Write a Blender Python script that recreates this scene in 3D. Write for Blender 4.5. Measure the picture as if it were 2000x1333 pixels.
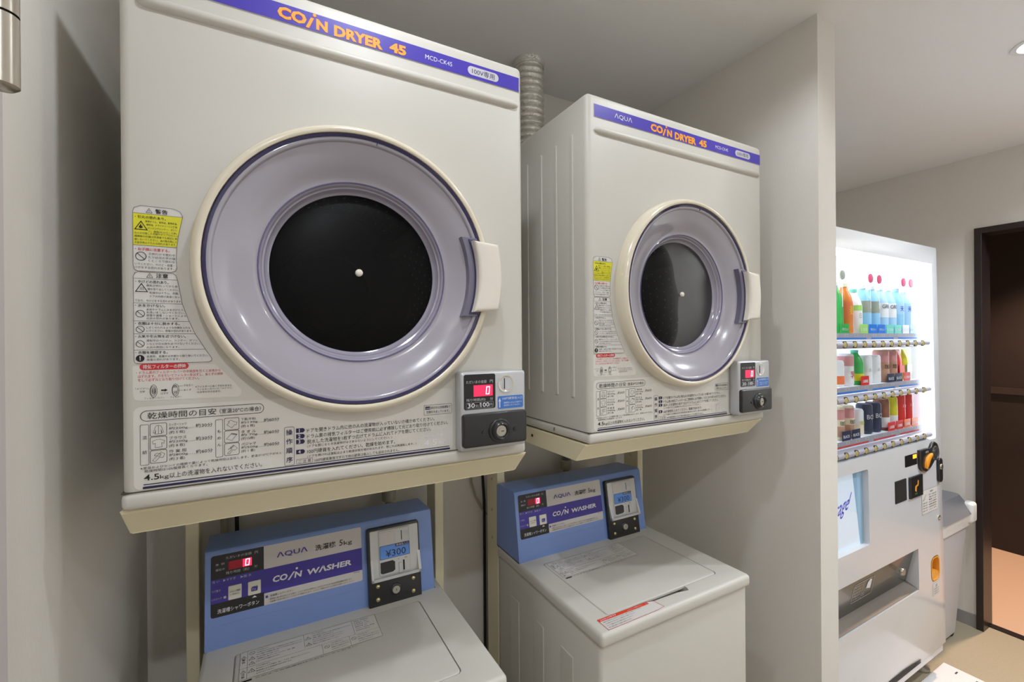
import bpy, bmesh, math, random
from mathutils import Vector, Matrix
random.seed(7)
scene = bpy.context.scene
for _o in list(bpy.data.objects):
    bpy.data.objects.remove(_o)
COL = scene.collection

# ------------------------------------------------------------------ camera
CAM_YAW, CAM_PITCH, CAM_ROLL, CAM_F = 0.504695, -0.001485, -0.007689, 881.1
_cy, _sy = math.cos(CAM_YAW), math.sin(CAM_YAW)
_F = Vector((_sy * math.cos(CAM_PITCH), _cy * math.cos(CAM_PITCH), math.sin(CAM_PITCH)))
_R = Vector((_cy, -_sy, 0)); _U = _R.cross(_F)
_R2 = _R * math.cos(CAM_ROLL) + _U * math.sin(CAM_ROLL)
_U2 = _U * math.cos(CAM_ROLL) - _R * math.sin(CAM_ROLL)
cam_data = bpy.data.cameras.new('camera')
cam_data.sensor_width = 36.0
cam_data.lens = CAM_F / 2000.0 * 36.0
cam_data.clip_start = 0.01
cam = bpy.data.objects.new('camera', cam_data)
COL.objects.link(cam)
_m = Matrix.Identity(4)
for _i in range(3):
    _m[_i][0] = _R2[_i]; _m[_i][1] = _U2[_i]; _m[_i][2] = -_F[_i]
_m[0][3], _m[1][3], _m[2][3] = 0.0, 0.0, 1.5
cam.matrix_world = _m
scene.camera = cam

# ------------------------------------------------------------------ world, exposure
world = bpy.data.worlds.new('world'); scene.world = world
world.use_nodes = True
world.node_tree.nodes['Background'].inputs[0].default_value = (0.9, 0.95, 1.0, 1)
world.node_tree.nodes['Background'].inputs[1].default_value = 0.05
scene.view_settings.view_transform = 'Standard'
scene.view_settings.look = 'None'
scene.view_settings.gamma = 1.0
scene.view_settings.exposure = 1.05
scene.view_settings.use_curve_mapping = False

# ceiling downlights, then a row of added fill lamps out of view: (x, y, watts)
CEIL = 2.425
LAMP_COL = (0.87, 0.93, 1.0)
DOWNLIGHTS = [(0.21, 0.48, 7.0), (1.02, 0.47, 5.0), (2.145, 0.440, 10.0),
              (0.0, -0.45, 13.5), (1.45, -0.85, 12.0), (2.85, -0.1, 50.0)]

# ------------------------------------------------------------------ materials
def lin(c):
    c /= 255.0
    return c / 12.92 if c <= 0.04045 else ((c + 0.055) / 1.055) ** 2.4
def rgb(r, g, b): return (lin(r), lin(g), lin(b), 1.0)

MATS = {}
def mat(name, col, rough=0.5, metal=0.0, coat=0.0, emit=None, estr=0.0, bump=None, noise=None, spec=0.5, coat_rough=0.05):
    m = bpy.data.materials.new(name); m.use_nodes = True
    nt = m.node_tree; b = nt.nodes['Principled BSDF']
    b.inputs['Base Color'].default_value = col
    b.inputs['Roughness'].default_value = rough
    b.inputs['Metallic'].default_value = metal
    b.inputs['Coat Weight'].default_value = coat
    b.inputs['Coat Roughness'].default_value = coat_rough
    b.inputs['Specular IOR Level'].default_value = spec
    if emit:
        b.inputs['Emission Color'].default_value = emit
        b.inputs['Emission Strength'].default_value = estr
    tc = None
    if noise:      # (scale, amount) gentle mottling of the colour
        tc = nt.nodes.new('ShaderNodeTexCoord')
        n = nt.nodes.new('ShaderNodeTexNoise'); n.inputs['Scale'].default_value = noise[0]; n.inputs['Detail'].default_value = 4
        mx = nt.nodes.new('ShaderNodeMix'); mx.data_type = 'RGBA'
        k = 1.0 - noise[1]
        mx.inputs[6].default_value = (col[0]*k, col[1]*k, col[2]*k, 1)
        mx.inputs[7].default_value = (min(1, col[0]*(2-k)), min(1, col[1]*(2-k)), min(1, col[2]*(2-k)), 1)
        nt.links.new(tc.outputs['Object'], n.inputs['Vector'])
        nt.links.new(n.outputs['Fac'], mx.inputs[0])
        nt.links.new(mx.outputs[2], b.inputs['Base Color'])
    if bump:       # (scale xyz, strength, distance)
        tc = tc or nt.nodes.new('ShaderNodeTexCoord')
        mp = nt.nodes.new('ShaderNodeMapping'); mp.inputs['Scale'].default_value = bump[0]
        n2 = nt.nodes.new('ShaderNodeTexNoise'); n2.inputs['Scale'].default_value = 1.0; n2.inputs['Detail'].default_value = 3
        bp = nt.nodes.new('ShaderNodeBump'); bp.inputs['Strength'].default_value = bump[1]; bp.inputs['Distance'].default_value = bump[2]
        nt.links.new(tc.outputs['Object'], mp.inputs[0]); nt.links.new(mp.outputs[0], n2.inputs['Vector'])
        nt.links.new(n2.outputs['Fac'], bp.inputs['Height']); nt.links.new(bp.outputs[0], b.inputs['Normal'])
    MATS[name] = m
    return m

def glass_mat(name, tint, gloss=0.06, rough=0.02):
    m = bpy.data.materials.new(name); m.use_nodes = True
    nt = m.node_tree; nt.nodes.clear()
    out = nt.nodes.new('ShaderNodeOutputMaterial')
    t = nt.nodes.new('ShaderNodeBsdfTransparent'); t.inputs[0].default_value = tint
    g = nt.nodes.new('ShaderNodeBsdfGlossy'); g.inputs['Roughness'].default_value = rough
    fr = nt.nodes.new('ShaderNodeLayerWeight'); fr.inputs['Blend'].default_value = 0.25
    mr = nt.nodes.new('ShaderNodeMapRange'); mr.inputs['To Min'].default_value = gloss * 0.6; mr.inputs['To Max'].default_value = min(1, gloss * 8)
    mx = nt.nodes.new('ShaderNodeMixShader')
    nt.links.new(fr.outputs['Fresnel'], mr.inputs['Value']); nt.links.new(mr.outputs[0], mx.inputs[0])
    nt.links.new(t.outputs[0], mx.inputs[1]); nt.links.new(g.outputs[0], mx.inputs[2]); nt.links.new(mx.outputs[0], out.inputs[0])
    MATS[name] = m
    return m

mat('wallpaper', rgb(232, 227, 219), 0.85, bump=((900, 900, 60), 0.35, 0.002), noise=(14, 0.015), spec=0.2)
mat('ceiling_paper', rgb(244, 242, 239), 0.9, bump=((260, 260, 260), 0.25, 0.002), spec=0.2)
mat('floor_vinyl', rgb(166, 154, 130), 0.55, bump=((300, 300, 300), 0.2, 0.001), noise=(110, 0.10))
mat('floor_warm', rgb(205, 170, 140), 0.5, noise=(60, 0.04))
mat('baseboard_grey', rgb(150, 148, 146), 0.6)
mat('casing_white', rgb(208, 200, 198), 0.5)
mat('dark_wood', rgb(44, 34, 32), 0.35, noise=(9, 0.2))
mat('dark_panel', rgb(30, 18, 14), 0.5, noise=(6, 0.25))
mat('hinge_metal', rgb(190, 182, 168), 0.3, metal=0.8)
mat('cream_enamel', rgb(209, 205, 196), 0.45)
mat('cream_ring', rgb(228, 218, 196), 0.22, coat=0.4)
mat('cream_handle', rgb(232, 225, 213), 0.3)
mat('stand_beige', rgb(238, 228, 194), 0.4, coat=0.1)
mat('seam_dark', rgb(70, 64, 52), 0.7)
mat('strip_purple', rgb(78, 64, 178), 0.35)
mat('strip_border', rgb(205, 202, 212), 0.4)
mat('orange_print', rgb(250, 168, 42), 0.5)
mat('white_print', rgb(232, 230, 236), 0.5)
mat('grey_print', rgb(190, 187, 190), 0.5)
mat('black_print', rgb(22, 20, 20), 0.6)
mat('soft_print', rgb(52, 47, 43), 0.6)
mat('navy_print', rgb(34, 30, 74), 0.5)
mat('red_print', rgb(206, 44, 52), 0.5)
mat('yellow_print', rgb(226, 220, 42), 0.5)
mat('orange_red', rgb(232, 72, 40), 0.45)
mat('label_white', rgb(222, 218, 214), 0.45)
mat('label_film', rgb(220, 216, 208), 0.3)
mat('label_line', rgb(112, 104, 98), 0.6)
mat('bowl_lavender', rgb(166, 161, 171), 0.18, coat=0.8)
mat('bowl_edge', rgb(46, 40, 84), 0.12, coat=0.6)
mat('bowl_rim', rgb(100, 94, 130), 0.15, coat=0.5)
mat('bowl_recess', rgb(114, 110, 130), 0.15, coat=0.5)
mat('bowl_clear', rgb(158, 153, 168), 0.12, coat=0.8)
mat('drum_metal', rgb(38, 38, 40), 0.55, metal=0.2)
mat('drum_dark', rgb(40, 40, 42), 0.5)
mat('dot_light', rgb(170, 170, 176), 0.4)
glass_mat('smoke_glass', (0.30, 0.30, 0.31, 1), 0.02, 0.4)
glass_mat('clear_glass', (0.97, 0.98, 0.98, 1), 0.02)
mat('silver_plastic', rgb(196, 197, 199), 0.35, metal=0.35)
mat('chrome', rgb(225, 223, 218), 0.12, metal=1.0)
mat('satin_metal', rgb(190, 186, 176), 0.3, metal=0.9)
mat('brass_metal', rgb(206, 192, 150), 0.25, metal=0.9)
mat('black_plastic', rgb(36, 36, 37), 0.3, coat=0.2)
mat('black_matte', rgb(24, 24, 24), 0.6)
mat('display_black', rgb(30, 30, 32), 0.25)
mat('led_back', rgb(120, 8, 24), 0.4, emit=(1.0, 0.02, 0.08, 1), estr=0.75)
mat('led_dim', rgb(60, 6, 10), 0.4, emit=(0.6, 0.0, 0.02, 1), estr=0.10)
mat('led_digit', rgb(255, 170, 190), 0.4, emit=(1.0, 0.45, 0.55, 1), estr=1.6)
mat('sticker_blue', rgb(66, 122, 200), 0.4)
mat('panel_blue', rgb(122, 149, 208), 0.32, coat=0.15)
mat('lcd_blue', rgb(104, 156, 236), 0.4)
mat('panel_white', rgb(208, 202, 198), 0.4)
mat('panel_purple', rgb(66, 54, 152), 0.35)
mat('button_cream', rgb(226, 222, 208), 0.35)
mat('coin_silver', rgb(205, 205, 204), 0.3, metal=0.3)
mat('foil', rgb(232, 230, 224), 0.25, metal=0.75, bump=((160, 160, 160), 0.8, 0.004))
mat('hose_grey', rgb(172, 166, 146), 0.5)
mat('vending_white', rgb(214, 214, 216), 0.22, coat=0.3)
mat('vending_inner', rgb(238, 242, 248), 0.5)
mat('back_glow', rgb(240, 246, 255), 0.5, emit=(0.86, 0.93, 1.0, 1), estr=0.5)
mat('lightbox_soft', rgb(190, 200, 215), 0.5, emit=(0.80, 0.90, 1.0, 1), estr=0.25)
mat('led_tube', rgb(255, 255, 255), 0.5, emit=(0.86, 0.93, 1.0, 1), estr=9.0)
mat('rail_grey', rgb(168, 165, 175), 0.35)
mat('button_gold', rgb(186, 170, 112), 0.35, metal=0.2)
mat('button_black', rgb(36, 33, 30), 0.35)
mat('orange_plastic', rgb(242, 158, 42), 0.35)
mat('amber_plastic', rgb(236, 164, 60), 0.3)
mat('amber_led', rgb(255, 90, 20), 0.4, emit=(1.0, 0.25, 0.02, 1), estr=1.6)
mat('flap_grey', rgb(70, 68, 66), 0.25, coat=0.3)
mat('flap_steel', rgb(150, 142, 132), 0.35, metal=0.6)
mat('script_blue', rgb(70, 64, 196), 0.4)
mat('plate_white', rgb(232, 230, 230), 0.35)
mat('bin_grey', rgb(196, 196, 200), 0.5)
mat('bin_lid', rgb(116, 117, 122), 0.45)
mat('bag_white', rgb(226, 224, 222), 0.5)
mat('rubber_black', rgb(30, 29, 28), 0.7)
mat('lamp_trim', rgb(235, 234, 230), 0.4)
mat('lamp_glow', rgb(255, 255, 255), 0.5, emit=(1.0, 0.97, 0.9, 1), estr=7.0)
for _n, _c in {'green': (60, 176, 84), 'amber': (226, 128, 46), 'water': (150, 205, 240), 'paleblue': (176, 214, 246), 'white': (238, 238, 240),
               'tan': (196, 150, 126), 'pink': (214, 150, 150), 'red': (224, 52, 48), 'yellow': (220, 214, 40), 'navy': (48, 56, 84), 'brown': (150, 96, 76),
               'blue': (46, 128, 224), 'mint': (120, 220, 200), 'grey': (160, 164, 150), 'magenta': (206, 60, 100), 'cream': (240, 226, 196), 'lime': (170, 226, 120),
               'darkgreen': (40, 110, 70), 'purple': (110, 84, 130), 'orange': (236, 120, 70)}.items():
    mat('goods_' + _n, rgb(*_c), 0.35)

# ------------------------------------------------------------------ mesh helpers
class MB:
    """collects polygons with material names and smooth flags; build() links ONE mesh object"""
    def __init__(self): self.v = []; self.f = []; self.m = []; self.s = []
    def add(self, verts, faces, m=None, smooth=False):
        o = len(self.v); self.v += [tuple(p) for p in verts]
        for f in faces:
            self.f.append(tuple(i + o for i in f)); self.m.append(m); self.s.append(smooth)
        return self
    def box(self, x0, x1, y0, y1, z0, z1, m=None):
        v = [(x, y, z) for z in (z0, z1) for y in (y0, y1) for x in (x0, x1)]
        return self.add(v, [(0, 2, 3, 1), (4, 5, 7, 6), (0, 1, 5, 4), (2, 6, 7, 3), (0, 4, 6, 2), (1, 3, 7, 5)], m)
    def rbox(self, x0, x1, y0, y1, z0, z1, bev=0.004, seg=2, m=None, axis=None):
        bm = bmesh.new(); bmesh.ops.create_cube(bm, size=1.0)
        for v in bm.verts:
            v.co = Vector(((x0 + x1) / 2 + v.co.x * (x1 - x0), (y0 + y1) / 2 + v.co.y * (y1 - y0), (z0 + z1) / 2 + v.co.z * (z1 - z0)))
        ed = list(bm.edges)
        if axis is not None:
            ed = [e for e in ed if abs((e.verts[0].co - e.verts[1].co)[axis]) > 1e-6]
        bmesh.ops.bevel(bm, geom=ed, offset=bev, segments=seg, profile=0.5, affect='EDGES', clamp_overlap=True)
        return self.frombm(bm, m)
    def frombm(self, bm, m=None, smooth=False):
        bm.verts.index_update()
        self.add([v.co.copy() for v in bm.verts], [[v.index for v in f.verts] for f in bm.faces], m, smooth)
        bm.free(); return self
    def lathe(self, prof, cx, cz, seg=72, m=None, smooth=True, close=False):
        """profile [(radius, y)] turned about an axis parallel to Y through (cx, cz)"""
        v = []; f = []; n = len(prof)
        for i in range(seg):
            a = 2 * math.pi * i / seg
            for r, y in prof: v.append((cx + r * math.cos(a), y, cz + r * math.sin(a)))
        for i in range(seg):
            j = (i + 1) % seg
            for k in range(n - 1 + (1 if close else 0)):
                k2 = (k + 1) % n
                f.append((i * n + k, i * n + k2, j * n + k2, j * n + k))
        return self.add(v, f, m, smooth)
    def lathez(self, prof, cx, cy, seg=24, m=None, smooth=True):
        v = []; f = []; n = len(prof)
        for i in range(seg):
            a = 2 * math.pi * i / seg
            for r, z in prof: v.append((cx + r * math.cos(a), cy + r * math.sin(a), z))
        for i in range(seg):
            j = (i + 1) % seg
            for k in range(n - 1): f.append((i * n + k, j * n + k, j * n + k + 1, i * n + k + 1))
        return self.add(v, f, m, smooth)
    def tube(self, path, r, seg=10, m=None, cap=True):
        path = [Vector(p) for p in path]; v = []; f = []; n = len(path)
        up = Vector((0.13, 0.31, 0.94))
        for i, p in enumerate(path):
            t = (path[min(i + 1, n - 1)] - path[max(i - 1, 0)]).normalized()
            a = t.cross(up)
            if a.length < 1e-3: a = t.cross(Vector((1, 0, 0)))
            a.normalize(); b = t.cross(a); rr = r[i] if isinstance(r, (list, tuple)) else r
            for k in range(seg):
                w = 2 * math.pi * k / seg
                v.append(p + a * rr * math.cos(w) + b * rr * math.sin(w))
        for i in range(n - 1):
            for k in range(seg):
                f.append((i * seg + k, i * seg + (k + 1) % seg, (i + 1) * seg + (k + 1) % seg, (i + 1) * seg + k))
        if cap: f += [tuple(range(seg))[::-1], tuple(range((n - 1) * seg, n * seg))]
        return self.add(v, f, m, True)
    def prism(self, poly, frame, d0, d1, m=None, bev=0.0, seg=2):
        """2-D polygon in the (U,V) plane of frame=(O,U,V,N), extruded along N from d0 to d1 (bevel on the d1 side)"""
        O, U, V, N = frame; bm = bmesh.new()
        a = [bm.verts.new(O + U * p[0] + V * p[1] + N * d0) for p in poly]
        b = [bm.verts.new(O + U * p[0] + V * p[1] + N * d1) for p in poly]
        n = len(poly); top = bm.faces.new(b); bm.faces.new(a[::-1])
        for i in range(n): bm.faces.new((a[i], a[(i + 1) % n], b[(i + 1) % n], b[i]))
        bmesh.ops.recalc_face_normals(bm, faces=bm.faces)
        if bev: bmesh.ops.bevel(bm, geom=list(top.edges), offset=bev, segments=seg, profile=0.5, affect='EDGES', clamp_overlap=True)
        return self.frombm(bm, m)
    def build(self, name, material, parent=None):
        me = bpy.data.meshes.new(name); me.from_pydata(self.v, [], self.f)
        names = []
        def slot(x):
            x = x or material
            if x not in names: names.append(x)
            return names.index(x)
        idx = [slot(x) for x in self.m]
        for nme in names: me.materials.append(MATS[nme])
        me.polygons.foreach_set('material_index', idx)
        me.polygons.foreach_set('use_smooth', self.s)
        me.validate(); me.update()
        o = bpy.data.objects.new(name, me); COL.objects.link(o)
        if parent is not None: o.parent = parent
        if any(self.s): sharpen(me)
        return o

def sharpen(me, deg=48):
    bm = bmesh.new(); bm.from_mesh(me); hit = False
    for e in bm.edges:
        if len(e.link_faces) == 2 and e.calc_face_angle(0) > math.radians(deg): e.smooth = False; hit = True
    if hit: bm.to_mesh(me)
    bm.free(); me.update()

def smooth_by_angle(o, deg=35):
    me = o.data
    me.polygons.foreach_set('use_smooth', [True] * len(me.polygons))
    bm = bmesh.new(); bm.from_mesh(me)
    for e in bm.edges:
        if len(e.link_faces) == 2 and e.calc_face_angle(0) > math.radians(deg): e.smooth = False
    bm.to_mesh(me); bm.free(); me.update()
    return o

def cut(o, cutters):
    """boolean difference, applied; the cutters are removed again"""
    par = o.parent; o.parent = None
    for c in cutters:
        md = o.modifiers.new('b', 'BOOLEAN'); md.operation = 'DIFFERENCE'; md.object = c; md.solver = 'EXACT'
    dg = bpy.context.evaluated_depsgraph_get(); dg.update()
    me = bpy.data.meshes.new_from_object(o.evaluated_get(dg))
    o.modifiers.clear(); old = o.data; o.data = me; me.name = o.name
    bpy.data.meshes.remove(old)
    for c in cutters: bpy.data.objects.remove(c)
    o.parent = par
    return o

def rrect(x0, y0, x1, y1, r, n=5):
    p = []
    for cx, cy, a0 in ((x1 - r, y1 - r, 0), (x0 + r, y1 - r, 90), (x0 + r, y0 + r, 180), (x1 - r, y0 + r, 270)):
        for i in range(n + 1):
            a = math.radians(a0 + 90.0 * i / n); p.append((cx + r * math.cos(a), cy + r * math.sin(a)))
    return p

def tag(o, label=None, cat=None, group=None, kind=None):
    if label: o['label'] = label
    if cat: o['category'] = cat
    if group: o['group'] = group
    if kind: o['kind'] = kind
    return o
def thing(name, loc, label, cat, group=None, rot=(0, 0, 0)):
    o = bpy.data.objects.new(name, None); COL.objects.link(o); o.empty_display_size = 0.05
    o.location = loc; o.rotation_euler = rot
    return tag(o, label, cat, group)
def copy_tree(o, parent=None):
    c = o.copy(); COL.objects.link(c); c.parent = parent
    for ch in list(o.children): copy_tree(ch, c)
    return c

# ------------------------------------------------------------------ print: flat lettering and marks on a surface
_glyphs = {}
def glyph(s, bold=0.0):
    k = (s, bold)
    if k not in _glyphs:
        cu = bpy.data.curves.new('t', 'FONT'); cu.body = s; cu.resolution_u = 2; cu.offset = bold; cu.fill_mode = 'FRONT'
        ob = bpy.data.objects.new('t', cu); me = bpy.data.meshes.new_from_object(ob)
        v = [(p.co.x, p.co.y) for p in me.vertices]; f = [tuple(p.vertices) for p in me.polygons]
        x0 = min(a for a, b in v); x1 = max(a for a, b in v); y0 = min(b for a, b in v); y1 = max(b for a, b in v)
        _glyphs[k] = ([(a - x0, b - y0) for a, b in v], f, x1 - x0, y1 - y0)
        bpy.data.objects.remove(ob); bpy.data.curves.remove(cu); bpy.data.meshes.remove(me)
    return _glyphs[k]

class Print:
    def __init__(self, frame, base=0.0004):
        self.O, self.U, self.V, self.N = frame; self.mb = MB(); self.base = base
    def P(self, u, v, l): return self.O + self.U * u + self.V * v + self.N * (self.base + l * 0.00018)
    def poly(self, pts, col, l=1):
        self.mb.add([self.P(a, b, l) for a, b in pts], [tuple(range(len(pts)))], col); return self
    def rect(self, u0, v0, u1, v1, col, l=1): return self.poly([(u0, v0), (u1, v0), (u1, v1), (u0, v1)], col, l)
    def rrect(self, u0, v0, u1, v1, r, col, l=1): return self.poly(rrect(u0, v0, u1, v1, r), col, l)
    def outline(self, pts, w, col, l=2, closed=True):
        n = len(pts)
        for i in range(n if closed else n - 1):
            a = Vector(pts[i]); b = Vector(pts[(i + 1) % n]); d = b - a
            if d.length < 1e-7: continue
            t = d.normalized(); k = Vector((-t.y, t.x)) * w / 2; e = t * w * 0.35
            self.poly([tuple(a - e - k), tuple(b + e - k), tuple(b + e + k), tuple(a - e + k)], col, l)
        return self
    def line(self, a, b, w, col, l=2): return self.outline([a, b], w, col, l, False)
    def disc(self, u, v, r, col, l=2, n=20, k=1.0):
        return self.poly([(u + r * math.cos(2 * math.pi * i / n), v + k * r * math.sin(2 * math.pi * i / n)) for i in range(n)], col, l)
    def ring(self, u, v, r, w, col, l=2, n=20, k=1.0):
        return self.outline([(u + r * math.cos(2 * math.pi * i / n), v + k * r * math.sin(2 * math.pi * i / n)) for i in range(n)], w, col, l)
    def text(self, s, u, v, h=None, w=None, col='black_print', bold=0.0, shear=0.0, l=3, align='l', rise=0.0):
        g, f, gw, gh = glyph(s, bold)
        sy = (h / gh) if h else (w / gw); sx = (w / gw) if w else sy
        if align == 'c': u -= gw * sx / 2
        if align == 'r': u -= gw * sx
        self.mb.add([self.P(u + x * sx + y * sy * shear, v + y * sy + x * sx * rise, l) for x, y in g], f, col); return self
    def lines(self, rows, u, v, h, pitch, col='soft_print', l=3, bold=0.0):
        """rows of small text: (string, width) or (string, width, du)"""
        for i, r in enumerate(rows):
            du = r[2] if len(r) > 2 else 0
            self.text(r[0], u + du, v - pitch * i, h, r[1], col, bold, 0, l)
        return self
    def warn(self, u, v, s, col='black_print', l=3, mark='!'):
        p = [(u - s / 2, v), (u + s / 2, v), (u, v + s * 0.86)]
        self.outline(p, s * 0.07, col, l)
        if mark: self.text(mark, u, v + s * 0.12, s * 0.44, None, col, 0.02, 0, l, 'c')
        return self
    def no(self, u, v, r, col='black_print', l=3, k=1.0):
        self.ring(u, v, r, r * 0.14, col, l, 20, k); return self.line((u - r * .7, v + r * .7 * k), (u + r * .7, v - r * .7 * k), r * 0.14, col, l)
    def build(self, name, parent, label=None):
        o = self.mb.build(name, 'black_print', parent)
        if label: o['label'] = label
        return o

X_, Y_, Z_ = Vector((1, 0, 0)), Vector((0, 1, 0)), Vector((0, 0, 1))
def front(y=0.0, x=0.0, z=0.0): return (Vector((x, y, z)), X_, Z_, -Y_)
def topf(z=0.0, x=0.0, y=0.0): return (Vector((x, y, z)), X_, Y_, Z_)

# ================================================================== the room
def slab(name, boxes, material, kind='structure'):
    b = MB()
    for q in boxes: b.box(*q)
    return tag(b.build(name, material), kind=kind)
XL, YB, XP0, XP1, YP, XR = -0.256, 1.42, 1.389, 1.4825, 0.702, 3.205
slab('floor', [(-0.45, 3.30, -1.25, 1.75, -0.06, 0.0)], 'floor_vinyl')
slab('ceiling', [(-0.45, 4.65, -1.25, 1.95, CEIL, CEIL + 0.08)], 'ceiling_paper')
slab('wall_left', [(XL - 0.1, XL, -1.15, YB + 0.1, 0, CEIL)], 'wallpaper')
slab('wall_back', [(XL, XP0, YB, YB + 0.1, 0, CEIL)], 'wallpaper')
slab('wall_partition', [(XP0, XP1, YP, 1.70, 0, CEIL)], 'wallpaper')
slab('wall_alcove', [(XP1, XR, 1.60, 1.70, 0, CEIL)], 'wallpaper')
slab('wall_right', [(XR, 3.30, 0.874, 1.70, 0, CEIL), (XR, 3.30, -1.15, -0.07, 0, CEIL), (XR, 3.30, -0.07, 0.874, 2.05, CEIL)], 'wallpaper')
slab('wall_front', [(XL - 0.1, 3.30, -1.25, -1.15, 0, CEIL)], 'wallpaper')
slab('baseboard_right', [(XR - 0.006, XR, 0.877, 1.60, 0, 0.066)], 'baseboard_grey')
slab('baseboard_alcove', [(2.70, XR - 0.006, 1.594, 1.60, 0, 0.066)], 'baseboard_grey')
# casing of the door beside the camera, on the left wall
tr = MB().rbox(XL, XL + 0.015, -0.3, 0.685, 0, 2.12, 0.002, 1)
tag(tr.build('trim_1', 'casing_white'), kind='structure')
hg = thing('door_hinge', (-0.226, 0.638, 1.755), 'satin metal door hinge knuckle at the upper left edge', 'hinge')
_h = MB().lathez([(0.0, 0.0), (0.010, 0.0), (0.0135, 0.003), (0.0135, 0.072)], 0, 0, 28); _h.build('knuckle', 'hinge_metal', hg)
_h = MB().lathez([(0.0135, 0.0745), (0.0135, 0.15), (0.0, 0.15)], 0, 0, 28); _h.build('knuckle', 'hinge_metal', hg)
_h = MB().lathez([(0.0105, 0.071), (0.0105, 0.0755)], 0, 0, 28); _h.build('pin', 'seam_dark', hg)
_h = MB().box(-0.016, -0.0125, -0.03, 0.004, 0.0, 0.15); _h.build('leaf', 'hinge_metal', hg)
# dark door frame in the right wall and the passage beyond it
d1 = MB()
d1.rbox(3.19, 3.31, 0.8495, 0.8768, 0, 2.0536, 0.001, 1)
d1.rbox(3.19, 3.31, -0.075, -0.05, 0, 2.0536, 0.001, 1)
d1.rbox(3.19, 3.31, -0.05, 0.8495, 2.024, 2.0536, 0.001, 1)
d1.box(3.27, 3.31, -0.05, 0.8495, 0.0, 0.006)
tag(d1.build('door_1', 'dark_wood'), kind='structure')
slab('floor_passage', [(3.30, 4.60, -1.25, 1.95, -0.06, 0.0)], 'floor_warm')
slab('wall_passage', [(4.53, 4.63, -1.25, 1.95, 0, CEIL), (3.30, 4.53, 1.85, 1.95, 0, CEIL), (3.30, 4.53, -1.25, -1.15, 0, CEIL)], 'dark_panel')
slab('trim_passage', [(4.505, 4.53, -1.15, 1.85, 1.10, 1.145)], 'dark_wood')

# ceiling downlights (only one of them is inside the picture; the last three are added fill)
def downlight(x, y, watts, label):
    t = thing('ceiling_downlight', (x, y, CEIL), label, 'lamp', 'recessed ceiling downlights')
    b = MB().lathez([(0.060, 0.0), (0.060, -0.004), (0.046, -0.005), (0.043, 0.0)], 0, 0, 32); b.build('trim_ring', 'lamp_trim', t)
    b = MB().lathez([(0.0, -0.0015), (0.043, -0.0015)], 0, 0, 32); b.build('diffuser', 'lamp_glow', t)
    ld = bpy.data.lights.new('downlight_beam', 'SPOT'); ld.energy = watts; ld.color = LAMP_COL
    ld.spot_size = math.radians(150); ld.spot_blend = 0.55; ld.shadow_soft_size = 0.035
    lo = bpy.data.objects.new('downlight_beam', ld); COL.objects.link(lo); lo.parent = t; lo.location = (0, 0, -0.012)
    return t
_dl = ['round ceiling downlight above the left coin dryer', 'round ceiling downlight above the right coin dryer',
       'round lit ceiling downlight at the right edge, before the vending machine', 'unseen fill lamp added behind the camera, left',
       'unseen fill lamp added behind the camera, middle', 'unseen fill lamp added before the dark doorway']
for (x, y, w), lb in zip(DOWNLIGHTS, _dl): downlight(x, y, w, lb)
pl = bpy.data.lights.new('passage_lamp', 'SPOT'); pl.energy = 95; pl.color = (1.0, 0.70, 0.50); pl.shadow_soft_size = 0.05
pl.spot_size = math.radians(100); pl.spot_blend = 0.6
po = bpy.data.objects.new('passage_lamp', pl); COL.objects.link(po); po.location = (3.95, 0.75, 2.40)

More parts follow.
